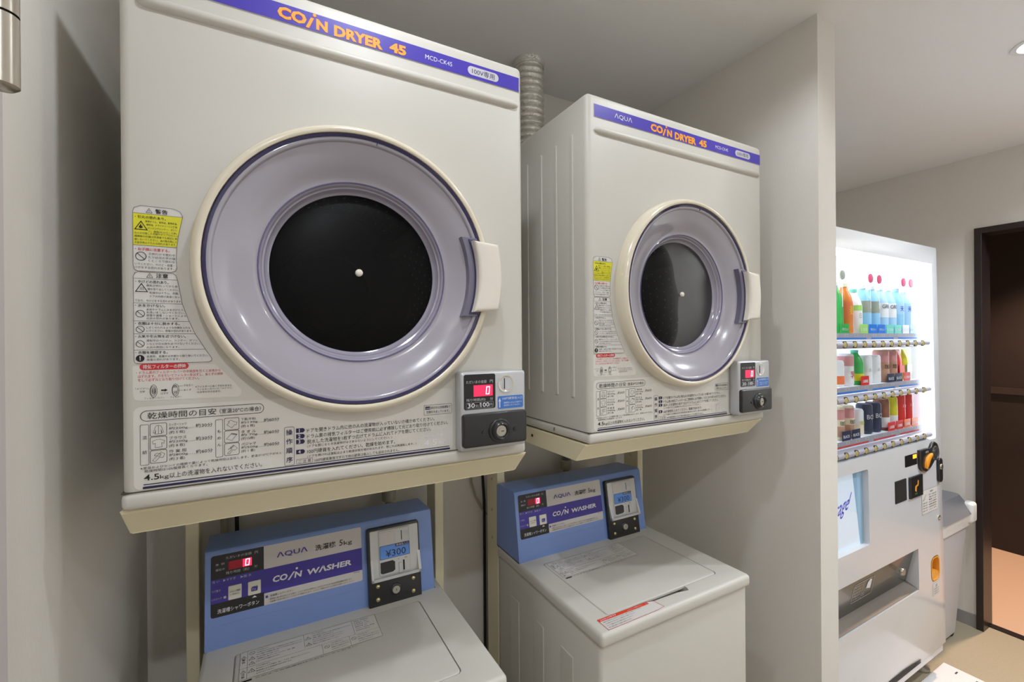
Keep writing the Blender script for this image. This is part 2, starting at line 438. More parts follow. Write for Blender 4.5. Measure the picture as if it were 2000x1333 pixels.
# ================================================================== coin dryer
DW, DD, DH = 0.642, 0.43, 0.793
CX, CZ = 0.318, 0.351
def make_dryer(loc, label):
    t = thing('coin_dryer', loc, label, 'dryer', 'coin dryers on stands')
    b = MB().rbox(0, DW, 0, DD, 0.012, DH, 0.013, 4)
    cab = b.build('cabinet', 'cream_enamel', t)
    c = MB().prism([(CX + 0.2 * math.cos(2 * math.pi * i / 64), CZ + 0.2 * math.sin(2 * math.pi * i / 64)) for i in range(64)], front(0.0), -0.405, 0.05).build('c', 'cream_enamel')
    cut(cab, [c]); smooth_by_angle(cab)
    # pressed ridge below the name strip, side ribs
    b = MB(); v = []; n = 8; xs = [0.019, 0.023, 0.030, 0.620, 0.627, 0.631]; sc = [0.05, 0.6, 1, 1, 0.6, 0.05]
    for x, s in zip(xs, sc):
        for i in range(n + 1):
            a = math.pi * i / n; v.append((x, 0.0005 - 0.0075 * s * math.sin(a), 0.711 + 0.0085 * max(s, 0.3) * math.cos(a)))
    b.add(v, [(i * (n + 1) + k, (i + 1) * (n + 1) + k, (i + 1) * (n + 1) + k + 1, i * (n + 1) + k + 1) for i in range(5) for k in range(n)], None, True)
    b.build('front_ridge', 'cream_enamel', t)
    for y in (0.052, 0.118, 0.185, 0.255):
        for x0, x1 in ((-0.0022, 0.003), (DW - 0.003, DW + 0.0022)):
            MB().rbox(x0, x1, y, y + 0.012, 0.10, 0.715, 0.002, 2).build('side_rib', 'cream_enamel', t)
    MB().rbox(-0.0006, DW + 0.0006, -0.0008, DD - 0.003, 0.0240, 0.0258, 0.0003, 1).build('seam', 'seam_dark', t)
    o = MB().rbox(-0.0012, DW + 0.0012, -0.0024, DD, 0.0, 0.0245, 0.008, 3).build('base_rim', 'cream_enamel', t); smooth_by_angle(o)
    for y in (0.13, 0.33):
        MB().rbox(-0.0035, 0.0, y, y + 0.008, 0.009, 0.017, 0.002, 2).build('screw', 'satin_metal', t)
    # name strip
    st = MB().box(0.0193, 0.6337, -0.0008, 0.001, 0.7388, 0.7688).build('name_strip', 'strip_border', t)
    p = Print(front(-0.0008))
    p.rect(0.0205, 0.7397, 0.6325, 0.7678, 'strip_purple', 1)
    p.text('ΛQUΛ', 0.080, 0.7475, 0.0125, 0.0545, 'white_print', 0.0, 0, 3)
    for dx, dz, col, bo, l in ((0.0, 0.0, 'red_print', 0.065, 2), (0.0, 0.0, 'orange_print', 0.045, 3)):
        p.text('CO', 0.195, 0.7440, 0.0190, 0.0420, col, bo, 0, l)
        e = 0.0005 if l == 2 else 0
        p.poly([(0.2355 - e, 0.7415 - e), (0.2405 + e, 0.7415 - e), (0.2480 + e, 0.7595 + e), (0.2435 - e, 0.7595 + e)], col, l)
        p.disc(0.2490, 0.7648, 0.0026 + e, col, l)
        p.text('N', 0.2512, 0.7425, 0.0178, 0.0176, col, bo, 0, l)
        p.text('DRYER', 0.2785, 0.7412, 0.0182, 0.0800, col, bo, 0, l)
        p.text('45', 0.3700, 0.7425, 0.0178, 0.0300, col, bo, 0, l)
    p.text('MCD-CK45', 0.4352, 0.7495, 0.0080, 0.0525, 'white_print')
    p.rrect(0.5195, 0.7455, 0.5860, 0.7622, 0.0083, 'strip_border', 2)
    p.text('100V専用', 0.5285, 0.7480, 0.0115, 0.0485, 'navy_print', 0.0, 0, 3)
    p.build('lettering', st)
    # door: cream ring, clear lavender bowl, smoked window, handle
    ring = [(0.2385, 0.002), (0.2385, -0.010), (0.2365, -0.022), (0.2310, -0.029), (0.2265, -0.030), (0.2235, -0.028), (0.2225, -0.018), (0.2225, 0.0)]
    door = MB().lathe(ring, CX, CZ, 112).build('door', 'cream_ring', t)
    door['label'] = 'round cream door ring'
    MB().lathe([(0.2225, -0.019), (0.2222, -0.0265), (0.2205, -0.0275), (0.2175, -0.0255), (0.2165, -0.017)], CX, CZ, 112).build('bowl_edge', 'bowl_edge', door)
    MB().lathe([(0.2175, -0.0240), (0.2140, -0.0245), (0.2115, -0.0225), (0.2105, -0.0190), (0.2050, -0.0170), (0.1950, -0.0135), (0.1820, -0.0075),
                (0.1700, -0.0005), (0.1620, 0.0045), (0.1570, 0.0065), (0.1535, 0.0070)], CX, CZ, 112).build('bowl', 'bowl_lavender', door)
    MB().lathe([(0.1540, 0.0066), (0.1530, 0.0055), (0.1515, 0.0062), (0.1512, 0.0090)], CX, CZ, 96).build('bowl_line', 'bowl_rim', door)
    MB().lathe([(0.1515, 0.0075), (0.1495, 0.0090), (0.1475, 0.0150), (0.1450, 0.0160), (0.1430, 0.0220), (0.1395, 0.0260), (0.1370, 0.0275)], CX, CZ, 96).build('bowl_step', 'bowl_clear', door)
    win = MB().lathe([(0.1375, 0.0270), (0.1200, 0.0215), (0.0900, 0.0170), (0.0500, 0.0145), (0.0, 0.0140)], CX, CZ, 96).build('window', 'smoke_glass', door)
    MB().lathe([(0.0, 0.0085), (0.0045, 0.0088), (0.0062, 0.0105), (0.0062, 0.0150)], CX, CZ, 24).build('window_bolt', 'cream_handle', door)
    def band(r0, r1, h, n=14, squeeze=0.0):
        a0 = math.asin(h / r0); a1 = math.asin((h - squeeze) / r1)
        return [(CX + r1 * math.cos(-a1 + 2 * a1 * i / n), CZ + r1 * math.sin(-a1 + 2 * a1 * i / n)) for i in range(n + 1)] + \
               [(CX + r0 * math.cos(a0 - 2 * a0 * i / n), CZ + r0 * math.sin(a0 - 2 * a0 * i / n)) for i in range(n + 1)]
    o = MB().prism(band(0.1905, 0.2220, 0.0735), front(0.0), 0.012, 0.0262, None, 0.001).build('handle_recess', 'bowl_recess', door)
    MB().prism(band(0.2015, 0.2215, 0.0700), front(0.0), 0.02, 0.0278, None, 0.0005).build('handle_shadow_gap', 'bowl_edge', door)
    o = MB().prism(band(0.2045, 0.2520, 0.0660, 14, 0.004), front(0.0), 0.012, 0.0440, None, 0.0070, 4).build('handle', 'cream_handle', door); smooth_by_angle(o, 40)
    MB().prism([(CX - 0.001 + 0.024, CZ + 0.2115), (CX + 0.0 + 0.0245, CZ + 0.2115), (CX + 0.0255, CZ + 0.2195), (CX + 0.025, CZ + 0.2195)], front(0.0), 0.02, 0.0252).build('mould_mark', 'bowl_edge', door)
    # drum seen through the window
    dr = MB().lathe([(0.199, 0.030), (0.199, 0.395), (0.120, 0.396), (0.118, 0.388), (0.095, 0.388), (0.093, 0.396), (0.0, 0.396)], CX, CZ, 64).build('drum', 'drum_metal', t)
    b = MB()
    for iy in range(9):
        for ia in range(48):
            a = 2 * math.pi * (ia + 0.5 * (iy % 2)) / 48; y = 0.10 + iy * 0.03; r = 0.1982
            u = Vector((-math.sin(a), 0, math.cos(a))); cc = Vector((CX + r * math.cos(a), y, CZ + r * math.sin(a)))
            b.add([cc + u * 0.0026 * math.cos(w) + Y_ * 0.0026 * math.sin(w) for w in (0, 1.047, 2.094, 3.1416, 4.189, 5.236)], [(0, 1, 2, 3, 4, 5)])
    tag(b.build('drum_perforation', 'dot_light', dr), kind='stuff')
    for k in range(3):
        a = math.radians(40 + 120 * k); c0 = Vector((CX + 0.197 * math.cos(a), 0, CZ + 0.197 * math.sin(a))); c1 = Vector((CX + 0.150 * math.cos(a), 0, CZ + 0.150 * math.sin(a)))
        s = Vector((-math.sin(a), 0, math.cos(a)))
        b = MB(); q = [c0 - s * 0.03, c0 + s * 0.03, c1 + s * 0.008, c1 - s * 0.008]
        b.add([x + Y_ * 0.06 for x in q] + [x + Y_ * 0.39 for x in q], [(0, 1, 2, 3), (7, 6, 5, 4), (0, 3, 7, 4), (1, 5, 6, 2), (3, 2, 6, 7)])
        b.build('drum_paddle', 'drum_metal', dr)
    # warning label beside the door
    lab = MB()
    shape1 = [(0.0149, 0.340)] + [(0.0149, 0.4150), (0.0165, 0.4205), (0.0236, 0.4238), (0.0600, 0.4238), (0.0680, 0.4205), (0.0712, 0.4140),
              (0.0685, 0.4000), (0.0658, 0.3850), (0.0640, 0.3690), (0.0634, 0.3540), (0.0636, 0.3390), (0.0622, 0.3350), (0.0570, 0.3328), (0.0195, 0.3328), (0.0160, 0.3350)]
    shape2 = [(0.0149, 0.2080)] + [(0.0149, 0.3250), (0.0165, 0.3295), (0.0200, 0.3312), (0.0590, 0.3312), (0.0625, 0.3290), (0.0642, 0.3230), (0.0661, 0.3120), (0.0697, 0.2885),
              (0.0777, 0.2630), (0.0847, 0.2450), (0.0969, 0.2225), (0.1047, 0.2092), (0.1045, 0.2058), (0.1010, 0.2036), (0.0190, 0.2036), (0.0160, 0.2048)]
    for s in (shape1, shape2): lab.prism(s, front(0.0), -0.001, 0.0004)
    wl = lab.build('warning_label', 'label_white', t); wl['label'] = 'white and yellow warning label beside the door'
    p = Print(front(-0.0004), 0.0002)
    p.outline(shape1, 0.0006, 'label_line'); p.outline(shape2, 0.0006, 'label_line')
    p.poly([(0.0152, 0.3688), (0.0637, 0.3692), (0.0658, 0.3850), (0.0685, 0.4000), (0.0708, 0.4128), (0.0152, 0.4128)], 'yellow_print', 1)
    for z, x1 in ((0.4130, 0.0708), (0.3688, 0.0638)): p.line((0.0152, z), (x1, z), 0.0005, 'label_line')
    p.warn(0.0329, 0.4148, 0.0070, 'soft_print'); p.text('警告', 0.0398, 0.4145, 0.0064, 0.0140, 'black_print', 0.015)
    p.text('・引火の恐れあり。', 0.0172, 0.4060, 0.0042, 0.0345, 'black_print', 0.01)
    p.warn(0.0238, 0.3905, 0.0135, 'black_print', 3, ''); p.poly([(0.0215, 0.3930), (0.0235, 0.3922), (0.0258, 0.3932), (0.0252, 0.3960), (0.0245, 0.3948), (0.0236, 0.3990), (0.0226, 0.3958), (0.0217, 0.3955)], 'black_print', 3)
    p.lines([('食用オイル、食用油、動物系油、', 0.0365), ('機械油、ドライクリーニング油、', 0.0355, 0.0012), ('ベンジンやシンナー、ガソリ', 0.0330, 0.0025), ('ン、樹脂(セルロース系)', 0.0320, 0.0035)], 0.0285, 0.4010, 0.0030, 0.0046)
    p.lines([('などの付着した衣類やポリプロピレン', 0.0490), ('繊維製の衣類は洗濯後でも絶対に乾', 0.0482), ('燥しないでください。油の酸化熱によ', 0.0475), ('る自然発火や引火の恐れがあります。', 0.0470)], 0.0166, 0.3840, 0.0031, 0.0044)
    p.text('・お子様に注意する。', 0.0172, 0.3612, 0.0043, 0.0385, 'red_print', 0.012)
    p.no(0.0234, 0.3533, 0.0058)
    p.lines([('子供だけで使わせ', 0.0305), ('たり幼児の手の届', 0.0305), ('くところで使わな', 0.0302)], 0.0315, 0.3556, 0.0034, 0.0048)
    p.lines([('いでください。やけど・感電・', 0.0445), ('けがをする恐れがあります。', 0.0440)], 0.0166, 0.3408, 0.0034, 0.0047)
    p.line((0.0152, 0.3222), (0.0642, 0.3222), 0.0005, 'label_line')
    p.warn(0.0329, 0.3240, 0.0070, 'soft_print'); p.text('注意', 0.0398, 0.3238, 0.0064, 0.0140, 'black_print', 0.015)
    p.text('・やけどの恐れあり。', 0.0172, 0.3158, 0.0042, 0.0370, 'black_print', 0.01)
    p.warn(0.0238, 0.3040, 0.0130, 'black_print', 3, '')
    for k in range(3): p.line((0.0222 + k * 0.0016, 0.3062), (0.0227 + k * 0.0016, 0.3100), 0.0004, 'soft_print', 3)
    p.lines([('運転が終わってから衣', 0.0355), ('類を取り出してください。', 0.0350, 0.0015), ('乾燥中はドラム、衣類、', 0.0335, 0.0035), ('ドアの内側が高温になっ', 0.0335, 0.0042)], 0.0290, 0.3112, 0.0032, 0.0050)
    p.text('ており、やけどをする恐れがあります。', 0.0166, 0.2898, 0.0033, 0.0530, 'soft_print')
    for z, x1 in ((0.2880, 0.0697), (0.2630, 0.0777), (0.2450, 0.0847), (0.2225, 0.0969)): p.line((0.0152, z), (x1, z), 0.0005, 'label_line')
    p.text('・水をかけない。', 0.0165, 0.2826, 0.0042, 0.0335, 'black_print', 0.01); p.no(0.0221, 0.2731, 0.0048)
    p.lines([('本体やドラムに水をかけたり、', 0.0435), ('水洗いをしないでください。', 0.0440), ('感電や漏電・ショートによる', 0.0455), ('火災の恐れがあります。', 0.0370)], 0.0288, 0.2775, 0.0032, 0.0041)
    p.text('・衣類は十分に脱水する。', 0.0165, 0.2574, 0.0042, 0.0500, 'black_print', 0.01); p.no(0.0219, 0.2513, 0.0045)
    p.lines([('しずくのたれるような衣類を入れな', 0.0505), ('いでください。感電の恐れがあります。', 0.0530)], 0.0287, 0.2522, 0.0032, 0.0045)
    p.text('・火気や引火物を近づけない。', 0.0165, 0.2394, 0.0042, 0.0570, 'black_print', 0.01); p.no(0.0218, 0.2311, 0.0045)
    p.lines([('運転中はベンジン、シンナー、ガソリ', 0.0585), ('ンなどの引火物を近づけないでください。', 0.0625), ('火災の原因になります。', 0.0370)], 0.0287, 0.2340, 0.0032, 0.0047)
    p.text('・衣類を確認する。', 0.0165, 0.2168, 0.0042, 0.0360, 'black_print', 0.01); p.disc(0.0216, 0.2108, 0.0048, 'black_print', 3); p.text('!', 0.0216, 0.2080, 0.0060, None, 'label_white', 0.03, 0, 4, 'c')
    p.lines([('金属粉、金属片は衣類から取り除いてください。', 0.0720), ('感電の恐れがあります。', 0.0375)], 0.0287, 0.2117, 0.0033, 0.0046)
    p.build('printed_text', wl)
    # instruction sheet along the lower front
    sheet = [(0.0133, 0.0345), (0.0133, 0.1985), (0.0160, 0.2015), (0.1050, 0.2010), (0.1180, 0.1900), (0.1300, 0.1790), (0.1420, 0.1620), (0.1440, 0.1560), (0.1400, 0.1495), (0.1340, 0.1475), (0.0190, 0.1540), (0.0145, 0.1400)]
    fs = MB().prism([(0.0133, 0.1620), (0.0133, 0.2005), (0.1080, 0.2005), (0.1190, 0.1890), (0.1330, 0.1720), (0.1420, 0.1600), (0.1415, 0.1530), (0.1370, 0.1500), (0.0200, 0.1515), (0.0150, 0.1540)], front(0.0), -0.001, 0.0003).build('filter_label', 'label_film', t)
    p = Print(front(-0.0003), 0.0002)
    p.rrect(0.0208, 0.1944, 0.0767, 0.2032, 0.0043, 'red_print', 1); p.text('排気フィルターの掃除', 0.0245, 0.1957, 0.0062, 0.0490, 'label_white', 0.015)
    p.lines([('・ドラム奥のフィルターカバーの中央部を引くと本体から', 0.0985, -0.001), ('はずれます。爪を引いてフィルターをはずし、糸くずの掃除', 0.0995, 0.001), ('をして必ず元どおり取り付けてください。', 0.0700, 0.001)], 0.0180, 0.1888, 0.0042, 0.0052, 'red_print')
    for cx in (0.0361, 0.0610):
        p.ring(cx, 0.1645, 0.0040, 0.0005, 'soft_print', 3, 20, 2.2); p.ring(cx - 0.0005, 0.1645, 0.0030, 0.0004, 'soft_print', 3, 20, 2.2)
    for k in range(4): p.ring(0.0361, 0.1645, 0.0006 + k * 0.0005, 0.0003, 'soft_print', 3, 14, 2.2)
    p.text('目', 0.0592, 0.1678, 0.0036, None, 'soft_print'); p.text('詰', 0.0592, 0.1598, 0.0036, None, 'soft_print')
    p.poly([(0.0445, 0.1642), (0.0487, 0.1642), (0.0487, 0.1630), (0.0520, 0.1651), (0.0487, 0.1672), (0.0487, 0.1660), (0.0445, 0.1660)], 'black_print', 3)
    p.text('はずす', 0.0443, 0.1590, 0.0028, 0.0085, 'soft_print'); p.text('「メヅマリ」', 0.0160, 0.1672, 0.0028, 0.0150, 'soft_print'); p.text('文字', 0.0205, 0.1628, 0.0030, 0.0060, 'soft_print')
    p.text('フィルターカバー', 0.0255, 0.1532, 0.0028, 0.0230, 'soft_print'); p.text('フィルター', 0.0550, 0.1532, 0.0028, 0.0130, 'soft_print')
    p.text('爪を引く', 0.0705, 0.1690, 0.0030, 0.0110, 'soft_print'); p.text('糸くず', 0.0705, 0.1625, 0.0028, 0.0090, 'soft_print')
    p.line((0.0640, 0.1700), (0.0695, 0.1702), 0.0003, 'soft_print', 3); p.line((0.0640, 0.1637), (0.0695, 0.1638), 0.0003, 'soft_print', 3)
    p.lines([('※フィルターに糸くずがたまると', 0.0450, -0.002), ('フィルターカバーの「メヅマリ」', 0.0440), ('の文字が浮き出ます。', 0.0295)], 0.0865, 0.1662, 0.0031, 0.0040)
    p.build('printed_text', fs)
    ins = MB().prism(rrect(0.0133, 0.0272, 0.4835, 0.1430, 0.009), front(0.0), -0.001, 0.0003).build('instruction_sheet', 'label_film', t)
    p = Print(front(-0.0003), 0.0002)
    p.outline(rrect(0.0213, 0.1228, 0.1715, 0.1372, 0.0070), 0.0007, 'black_print')
    p.text('乾燥時間の目安', 0.0290, 0.1252, 0.0095, 0.0808, 'black_print', 0.0); p.text('（室温20℃の場合）', 0.1140, 0.1262, 0.0070, 0.0535, 'black_print')
    L = 'soft_print'
    p.outline(rrect(0.0208, 0.0615, 0.0302, 0.1180, 0.0015), 0.0005, L); p.text('混', 0.0232, 0.0975, 0.0050, 0.0050, L); p.text('紡', 0.0232, 0.0770, 0.0050, 0.0050, L)
    p.outline(rrect(0.1087, 0.0615, 0.1175, 0.1172, 0.0015), 0.0005, L)
    for k, s in enumerate('もめん'): p.text(s, 0.1108, 0.0975 - 0.0100 * k, 0.0045, 0.0046, L)
    rows = (('カッターシャツ', '約200g‥‥', '(約 5 枚)', '約30分', '下着(半袖)', '約130g‥‥', '(約 6 枚)', '約60分'),
            ('ブラウス', '約200g‥‥', '(約 8 枚)', '約30分', 'タ オ ル', '約 70g‥‥', '(約15枚)', '約60分'),
            ('作 業 服', '約800g‥‥', '(約 3 着)', '約60分', 'パジャマ', '約500g‥‥', '(約 1 着)', '約60分'))
    for k, r in enumerate(rows):
        z = 0.1090 - 0.0190 * k
        p.outline(rrect(0.0318, z - 0.0080, 0.0505, z + 0.0098, 0.002), 0.0006, L); p.outline(rrect(0.1197, z - 0.0085, 0.1385, z + 0.0093, 0.002), 0.0006, L)
        p.text(r[0], 0.0530, z + 0.0040, 0.0046, 0.0205, L); p.text(r[1], 0.0530, z - 0.0015, 0.0045, 0.0300, L); p.text(r[2], 0.0530, z - 0.0075, 0.0052, 0.0185, L)
        p.text(r[3], 0.0845, z - 0.0010, 0.0060, 0.0205, 'black_print'); p.text(r[4], 0.1412, z + 0.0035, 0.0047, 0.0195, L); p.text(r[5], 0.1412, z - 0.0015, 0.0045, 0.0300, L)
        p.text(r[6], 0.1412, z - 0.0072, 0.0050, 0.0180, L); p.text(r[7], 0.1715, z - 0.0010, 0.0060, 0.0212, 'black_print')
    def garment(cx, cz, pts): p.outline([(cx + a * 0.001, cz + c * 0.001) for a, c in pts], 0.0004, L, 3)
    garment(0.0411, 0.1098, [(-3, 5), (-1, 6), (1, 6), (3, 5), (6, -4), (4, -5), (3, 0), (3.5, -6), (-3.5, -6), (-3, 0), (-4, -5), (-6, -4)]); p.line((0.0411, 0.1040), (0.0411, 0.1158), 0.0004, L, 3)
    garment(0.0411, 0.0908, [(-2, 5), (2, 5), (7, 3), (6, -1), (3.5, 0), (4, -6), (-4, -6), (-3.5, 0), (-6, -1), (-7, 3)])
    garment(0.0411, 0.0718, [(-7, -5), (-1, 2), (3, 6), (7, 3), (5, -2), (1, -1), (-4, -7)]); garment(0.0411, 0.0718, [(-5, 2), (1, 0), (3, 3), (-2, 5)])
    garment(0.1291, 0.1093, [(-1, 6), (3, 3), (7, 2), (6, -2), (4, -1), (0, -6), (-6, -1), (-3, 3), (-4, 4)])
    garment(0.1291, 0.0903, [(-7, -3), (0, 5), (7, 3), (0, -6)]); garment(0.1291, 0.0903, [(-1, 4), (6, 2), (6.4, 2.4), (-0.5, 4.6)])
    garment(0.1291, 0.0713, [(-6, -6), (0, 0), (-2, 3), (2, 6), (7, 1), (4, -2), (1, -1), (-3, -7)]); garment(0.1291, 0.0713, [(-5, 0), (0, 2), (3, 5)])
    p.text('※室温およびセンイの種類や量によって乾燥時間は変化します。室温が10℃下がると', 0.0208, 0.0556, 0.0036, 0.1750, L)
    p.text('乾燥時間は10%程度長くなります。', 0.0252, 0.0510, 0.0038, 0.0730, L)
    p.text('4.5', 0.0246, 0.0398, 0.0082, 0.0170, 'black_print', 0.01); p.text('kg', 0.0425, 0.0385, 0.0070, 0.0100, 'black_print'); p.text('以上の洗濯物を入れないでください。', 0.0535, 0.0392, 0.0080, 0.1150, 'black_print')
    p.rect(0.0240, 0.0336, 0.4765, 0.0349, 'navy_print', 2); p.rrect(0.0230, 0.0282, 0.4778, 0.0315, 0.0016, 'navy_print', 2)
    p.outline(rrect(0.2000, 0.0360, 0.2136, 0.0968, 0.0020), 0.0005, 'navy_print')
    for k, s in enumerate('操作順序'): p.text(s, 0.2022, 0.0838 - 0.0145 * k, 0.0090, 0.0092, 'navy_print', 0.01)
    for k, z in enumerate((0.0898, 0.0804, 0.0716, 0.0555)):
        p.poly([(0.2165, z - 0.0035), (0.2268, z - 0.0035), (0.2290, z - 0.0015), (0.2290, z + 0.0015), (0.2268, z + 0.0035), (0.2165, z + 0.0035)], 'navy_print', 2); p.text(str(k + 1), 0.2212, z - 0.0026, 0.0053, None, 'label_white', 0.02, 0, 3, 'c')
    for s, z, w in (('ドアを開きドラム内に他の人の洗濯物が入っていないか確かめてください。', 0.0850, 0.2150), ('ドラム奥の排気フィルターはご使用前に必ず掃除して元どおり取り付けてください。', 0.0756, 0.2410),
                    ('脱水した洗濯物を1枚ずつ広げてドラムに入れてドアを閉じてください。', 0.0668, 0.2080), ('100円硬貨を入れてください。乾燥を始めます。', 0.0510, 0.1420)): p.text(s, 0.2325, z, 0.0070, w, 'black_print')
    for s, z, w in (('(ドアを閉じるとき洗濯物がはさまらないようにしてください。)', 0.0602, 0.1365), ('(ドアを開ければ運転は止まり乾燥状態を確かめられます。閉じれば再運転します。)', 0.0440, 0.1800)): p.text(s, 0.2328, z, 0.0050, w, L)
    p.outline(rrect(0.2168, 0.0365, 0.2405, 0.0435, 0.0012), 0.0004, L); p.text('ご 注 意', 0.2195, 0.0376, 0.0048, 0.0185, L); p.text('100円硬貨専用ですので他の硬貨は投入しても返却されません。', 0.2435, 0.0362, 0.0052, 0.1385, L)
    p.outline(rrect(0.4278, 0.0960, 0.4815, 0.1140, 0.0015), 0.0005, L); p.rrect(0.4302, 0.1058, 0.4400, 0.1115, 0.001, 'navy_print', 2); p.text('cool', 0.4312, 0.1068, 0.0035, 0.0078, 'label_white')
    p.text('表示中は送風運転で', 0.4408, 0.1060, 0.0052, 0.0382, 'black_print'); p.text('衣類を冷ましています。', 0.4322, 0.0985, 0.0052, 0.0445, 'black_print')
    p.outline(rrect(0.4188, 0.0368, 0.4775, 0.0620, 0.0025), 0.0005, 'white_print'); p.text('乾燥容量', 0.4300, 0.0540, 0.0062, 0.0345, 'white_print'); p.text('4.5', 0.4275, 0.0398, 0.0105, 0.0240, 'white_print'); p.text('kg', 0.4565, 0.0388, 0.0085, 0.0140, 'white_print')
    p.build('printed_text', ins)
    # coin box
    cb = MB().rbox(0.488, 0.6265, -0.030, 0.001, 0.026, 0.1735, 0.006, 3, None).build('coin_box', 'silver_plastic', t); smooth_by_angle(cb)
    MB().prism(rrect(0.4940, 0.1035, 0.5590, 0.1690, 0.004), front(-0.030), -0.001, 0.0006).build('display_window', 'display_black', cb)
    p = Print(front(-0.0306), 0.0002)
    p.text('ただいまの金額', 0.4985, 0.1520, 0.0058, 0.0415, 'grey_print'); p.text('円', 0.5470, 0.1520, 0.0058, 0.0062, 'grey_print')
    p.rect(0.5135, 0.1275, 0.5530, 0.1485, 'led_back', 1)
    def seg7(x0, z0, w, h, tk, col, sh=0.1, l=2):
        for a, c in (((0, 0), (1, 0)), ((1, 0), (1, .5)), ((1, .5), (1, 1)), ((0, 1), (1, 1)), ((0, .5), (0, 1)), ((0, 0), (0, .5))):
            q = [(x0 + e * w + sh * f * h, z0 + f * h) for e, f in (a, c)]; p.line(q[0], q[1], tk, col, l)
    seg7(0.5390, 0.1312, 0.0062, 0.0135, 0.0016, 'led_digit')
    p.text('残り時間(約)', 0.4985, 0.1180, 0.0062, 0.0390, 'grey_print'); p.text('分', 0.5470, 0.1185, 0.0062, 0.0062, 'grey_print')
    p.outline(rrect(0.4985, 0.1055, 0.5540, 0.1165, 0.0006), 0.0004, 'grey_print'); p.text('30', 0.5010, 0.1070, 0.0085, 0.0145, 'white_print', 0.01); p.text('分', 0.5165, 0.1072, 0.0058, 0.0058, 'grey_print'); p.line((0.5232, 0.1068), (0.5262, 0.1155), 0.0005, 'grey_print', 3); p.text('100', 0.5272, 0.1070, 0.0085, 0.0180, 'white_print', 0.01); p.text('円', 0.5460, 0.1072, 0.0060, 0.0062, 'grey_print')
    p.build('display_print', cb)
    MB().lathe([(0.0178, -0.0285), (0.0172, -0.0312), (0.0162, -0.0315), (0.0135, -0.0300), (0.0, -0.0270)], 0.5820, 0.1485, 40).build('coin_slot', 'chrome', cb)
    MB().rbox(0.5783, 0.5798, -0.0312, -0.026, 0.1385, 0.1590, 0.0004, 1).build('coin_slot_opening', 'black_matte', cb)
    MB().prism(rrect(0.5640, 0.1005, 0.6200, 0.1250, 0.003), front(-0.030), -0.001, 0.0005).build('coin_sticker', 'sticker_blue', cb)
    p = Print(front(-0.0305), 0.0002)
    p.poly([(0.5668, 0.1030), (0.5690, 0.1030), (0.5690, 0.1150), (0.5705, 0.1150), (0.5679, 0.1215), (0.5653, 0.1150), (0.5668, 0.1150)], 'white_print', 2)
    p.text('100円硬貨投入口', 0.5735, 0.1175, 0.0050, 0.0440, 'white_print'); p.text('連続投入および途中で', 0.5765, 0.1100, 0.0034, 0.0400, 'white_print'); p.text('追加投入もできます。', 0.5765, 0.1050, 0.0034, 0.0370, 'white_print')
    p.build('coin_sticker_print', cb)
    o = MB().prism(rrect(0.4895, 0.0340, 0.6240, 0.0962, 0.006), front(-0.030), -0.001, 0.0080, None, 0.003, 3).build('cash_cover', 'black_plastic', cb); smooth_by_angle(o)
    MB().lathe([(0.0235, -0.0375), (0.0228, -0.0405), (0.0205, -0.0420), (0.0185, -0.0415), (0.0165, -0.0470), (0.0140, -0.0490), (0.0118, -0.0480), (0.0112, -0.0440)], 0.5640, 0.0610, 40).build('lock_collar', 'black_plastic', cb)
    MB().lathe([(0.0113, -0.0430), (0.0108, -0.0455), (0.0098, -0.0460), (0.0065, -0.0455), (0.0062, -0.0462), (0.0, -0.0462)], 0.5640, 0.0610, 32).build('lock_cylinder', 'satin_metal', cb)
    MB().rbox(0.5628, 0.5688, -0.0468, -0.046, 0.0603, 0.0619, 0.0003, 1).build('keyhole', 'black_matte', cb)
    for sx in (0.5305, 0.5975): MB().lathe([(0.0042, -0.0378), (0.0038, -0.0398), (0.0, -0.0402)], sx, 0.0605, 18).build('cover_bolt', 'black_plastic', cb)
    return t

D1 = make_dryer((-0.171, 0.80, 1.268), 'large cream coin dryer nearest the camera, on the left stand')
D2 = copy_tree(D1); D2.location = (0.637, 0.80, 1.265); D2['label'] = 'cream coin dryer beside the partition wall, left side visible, on the right stand'

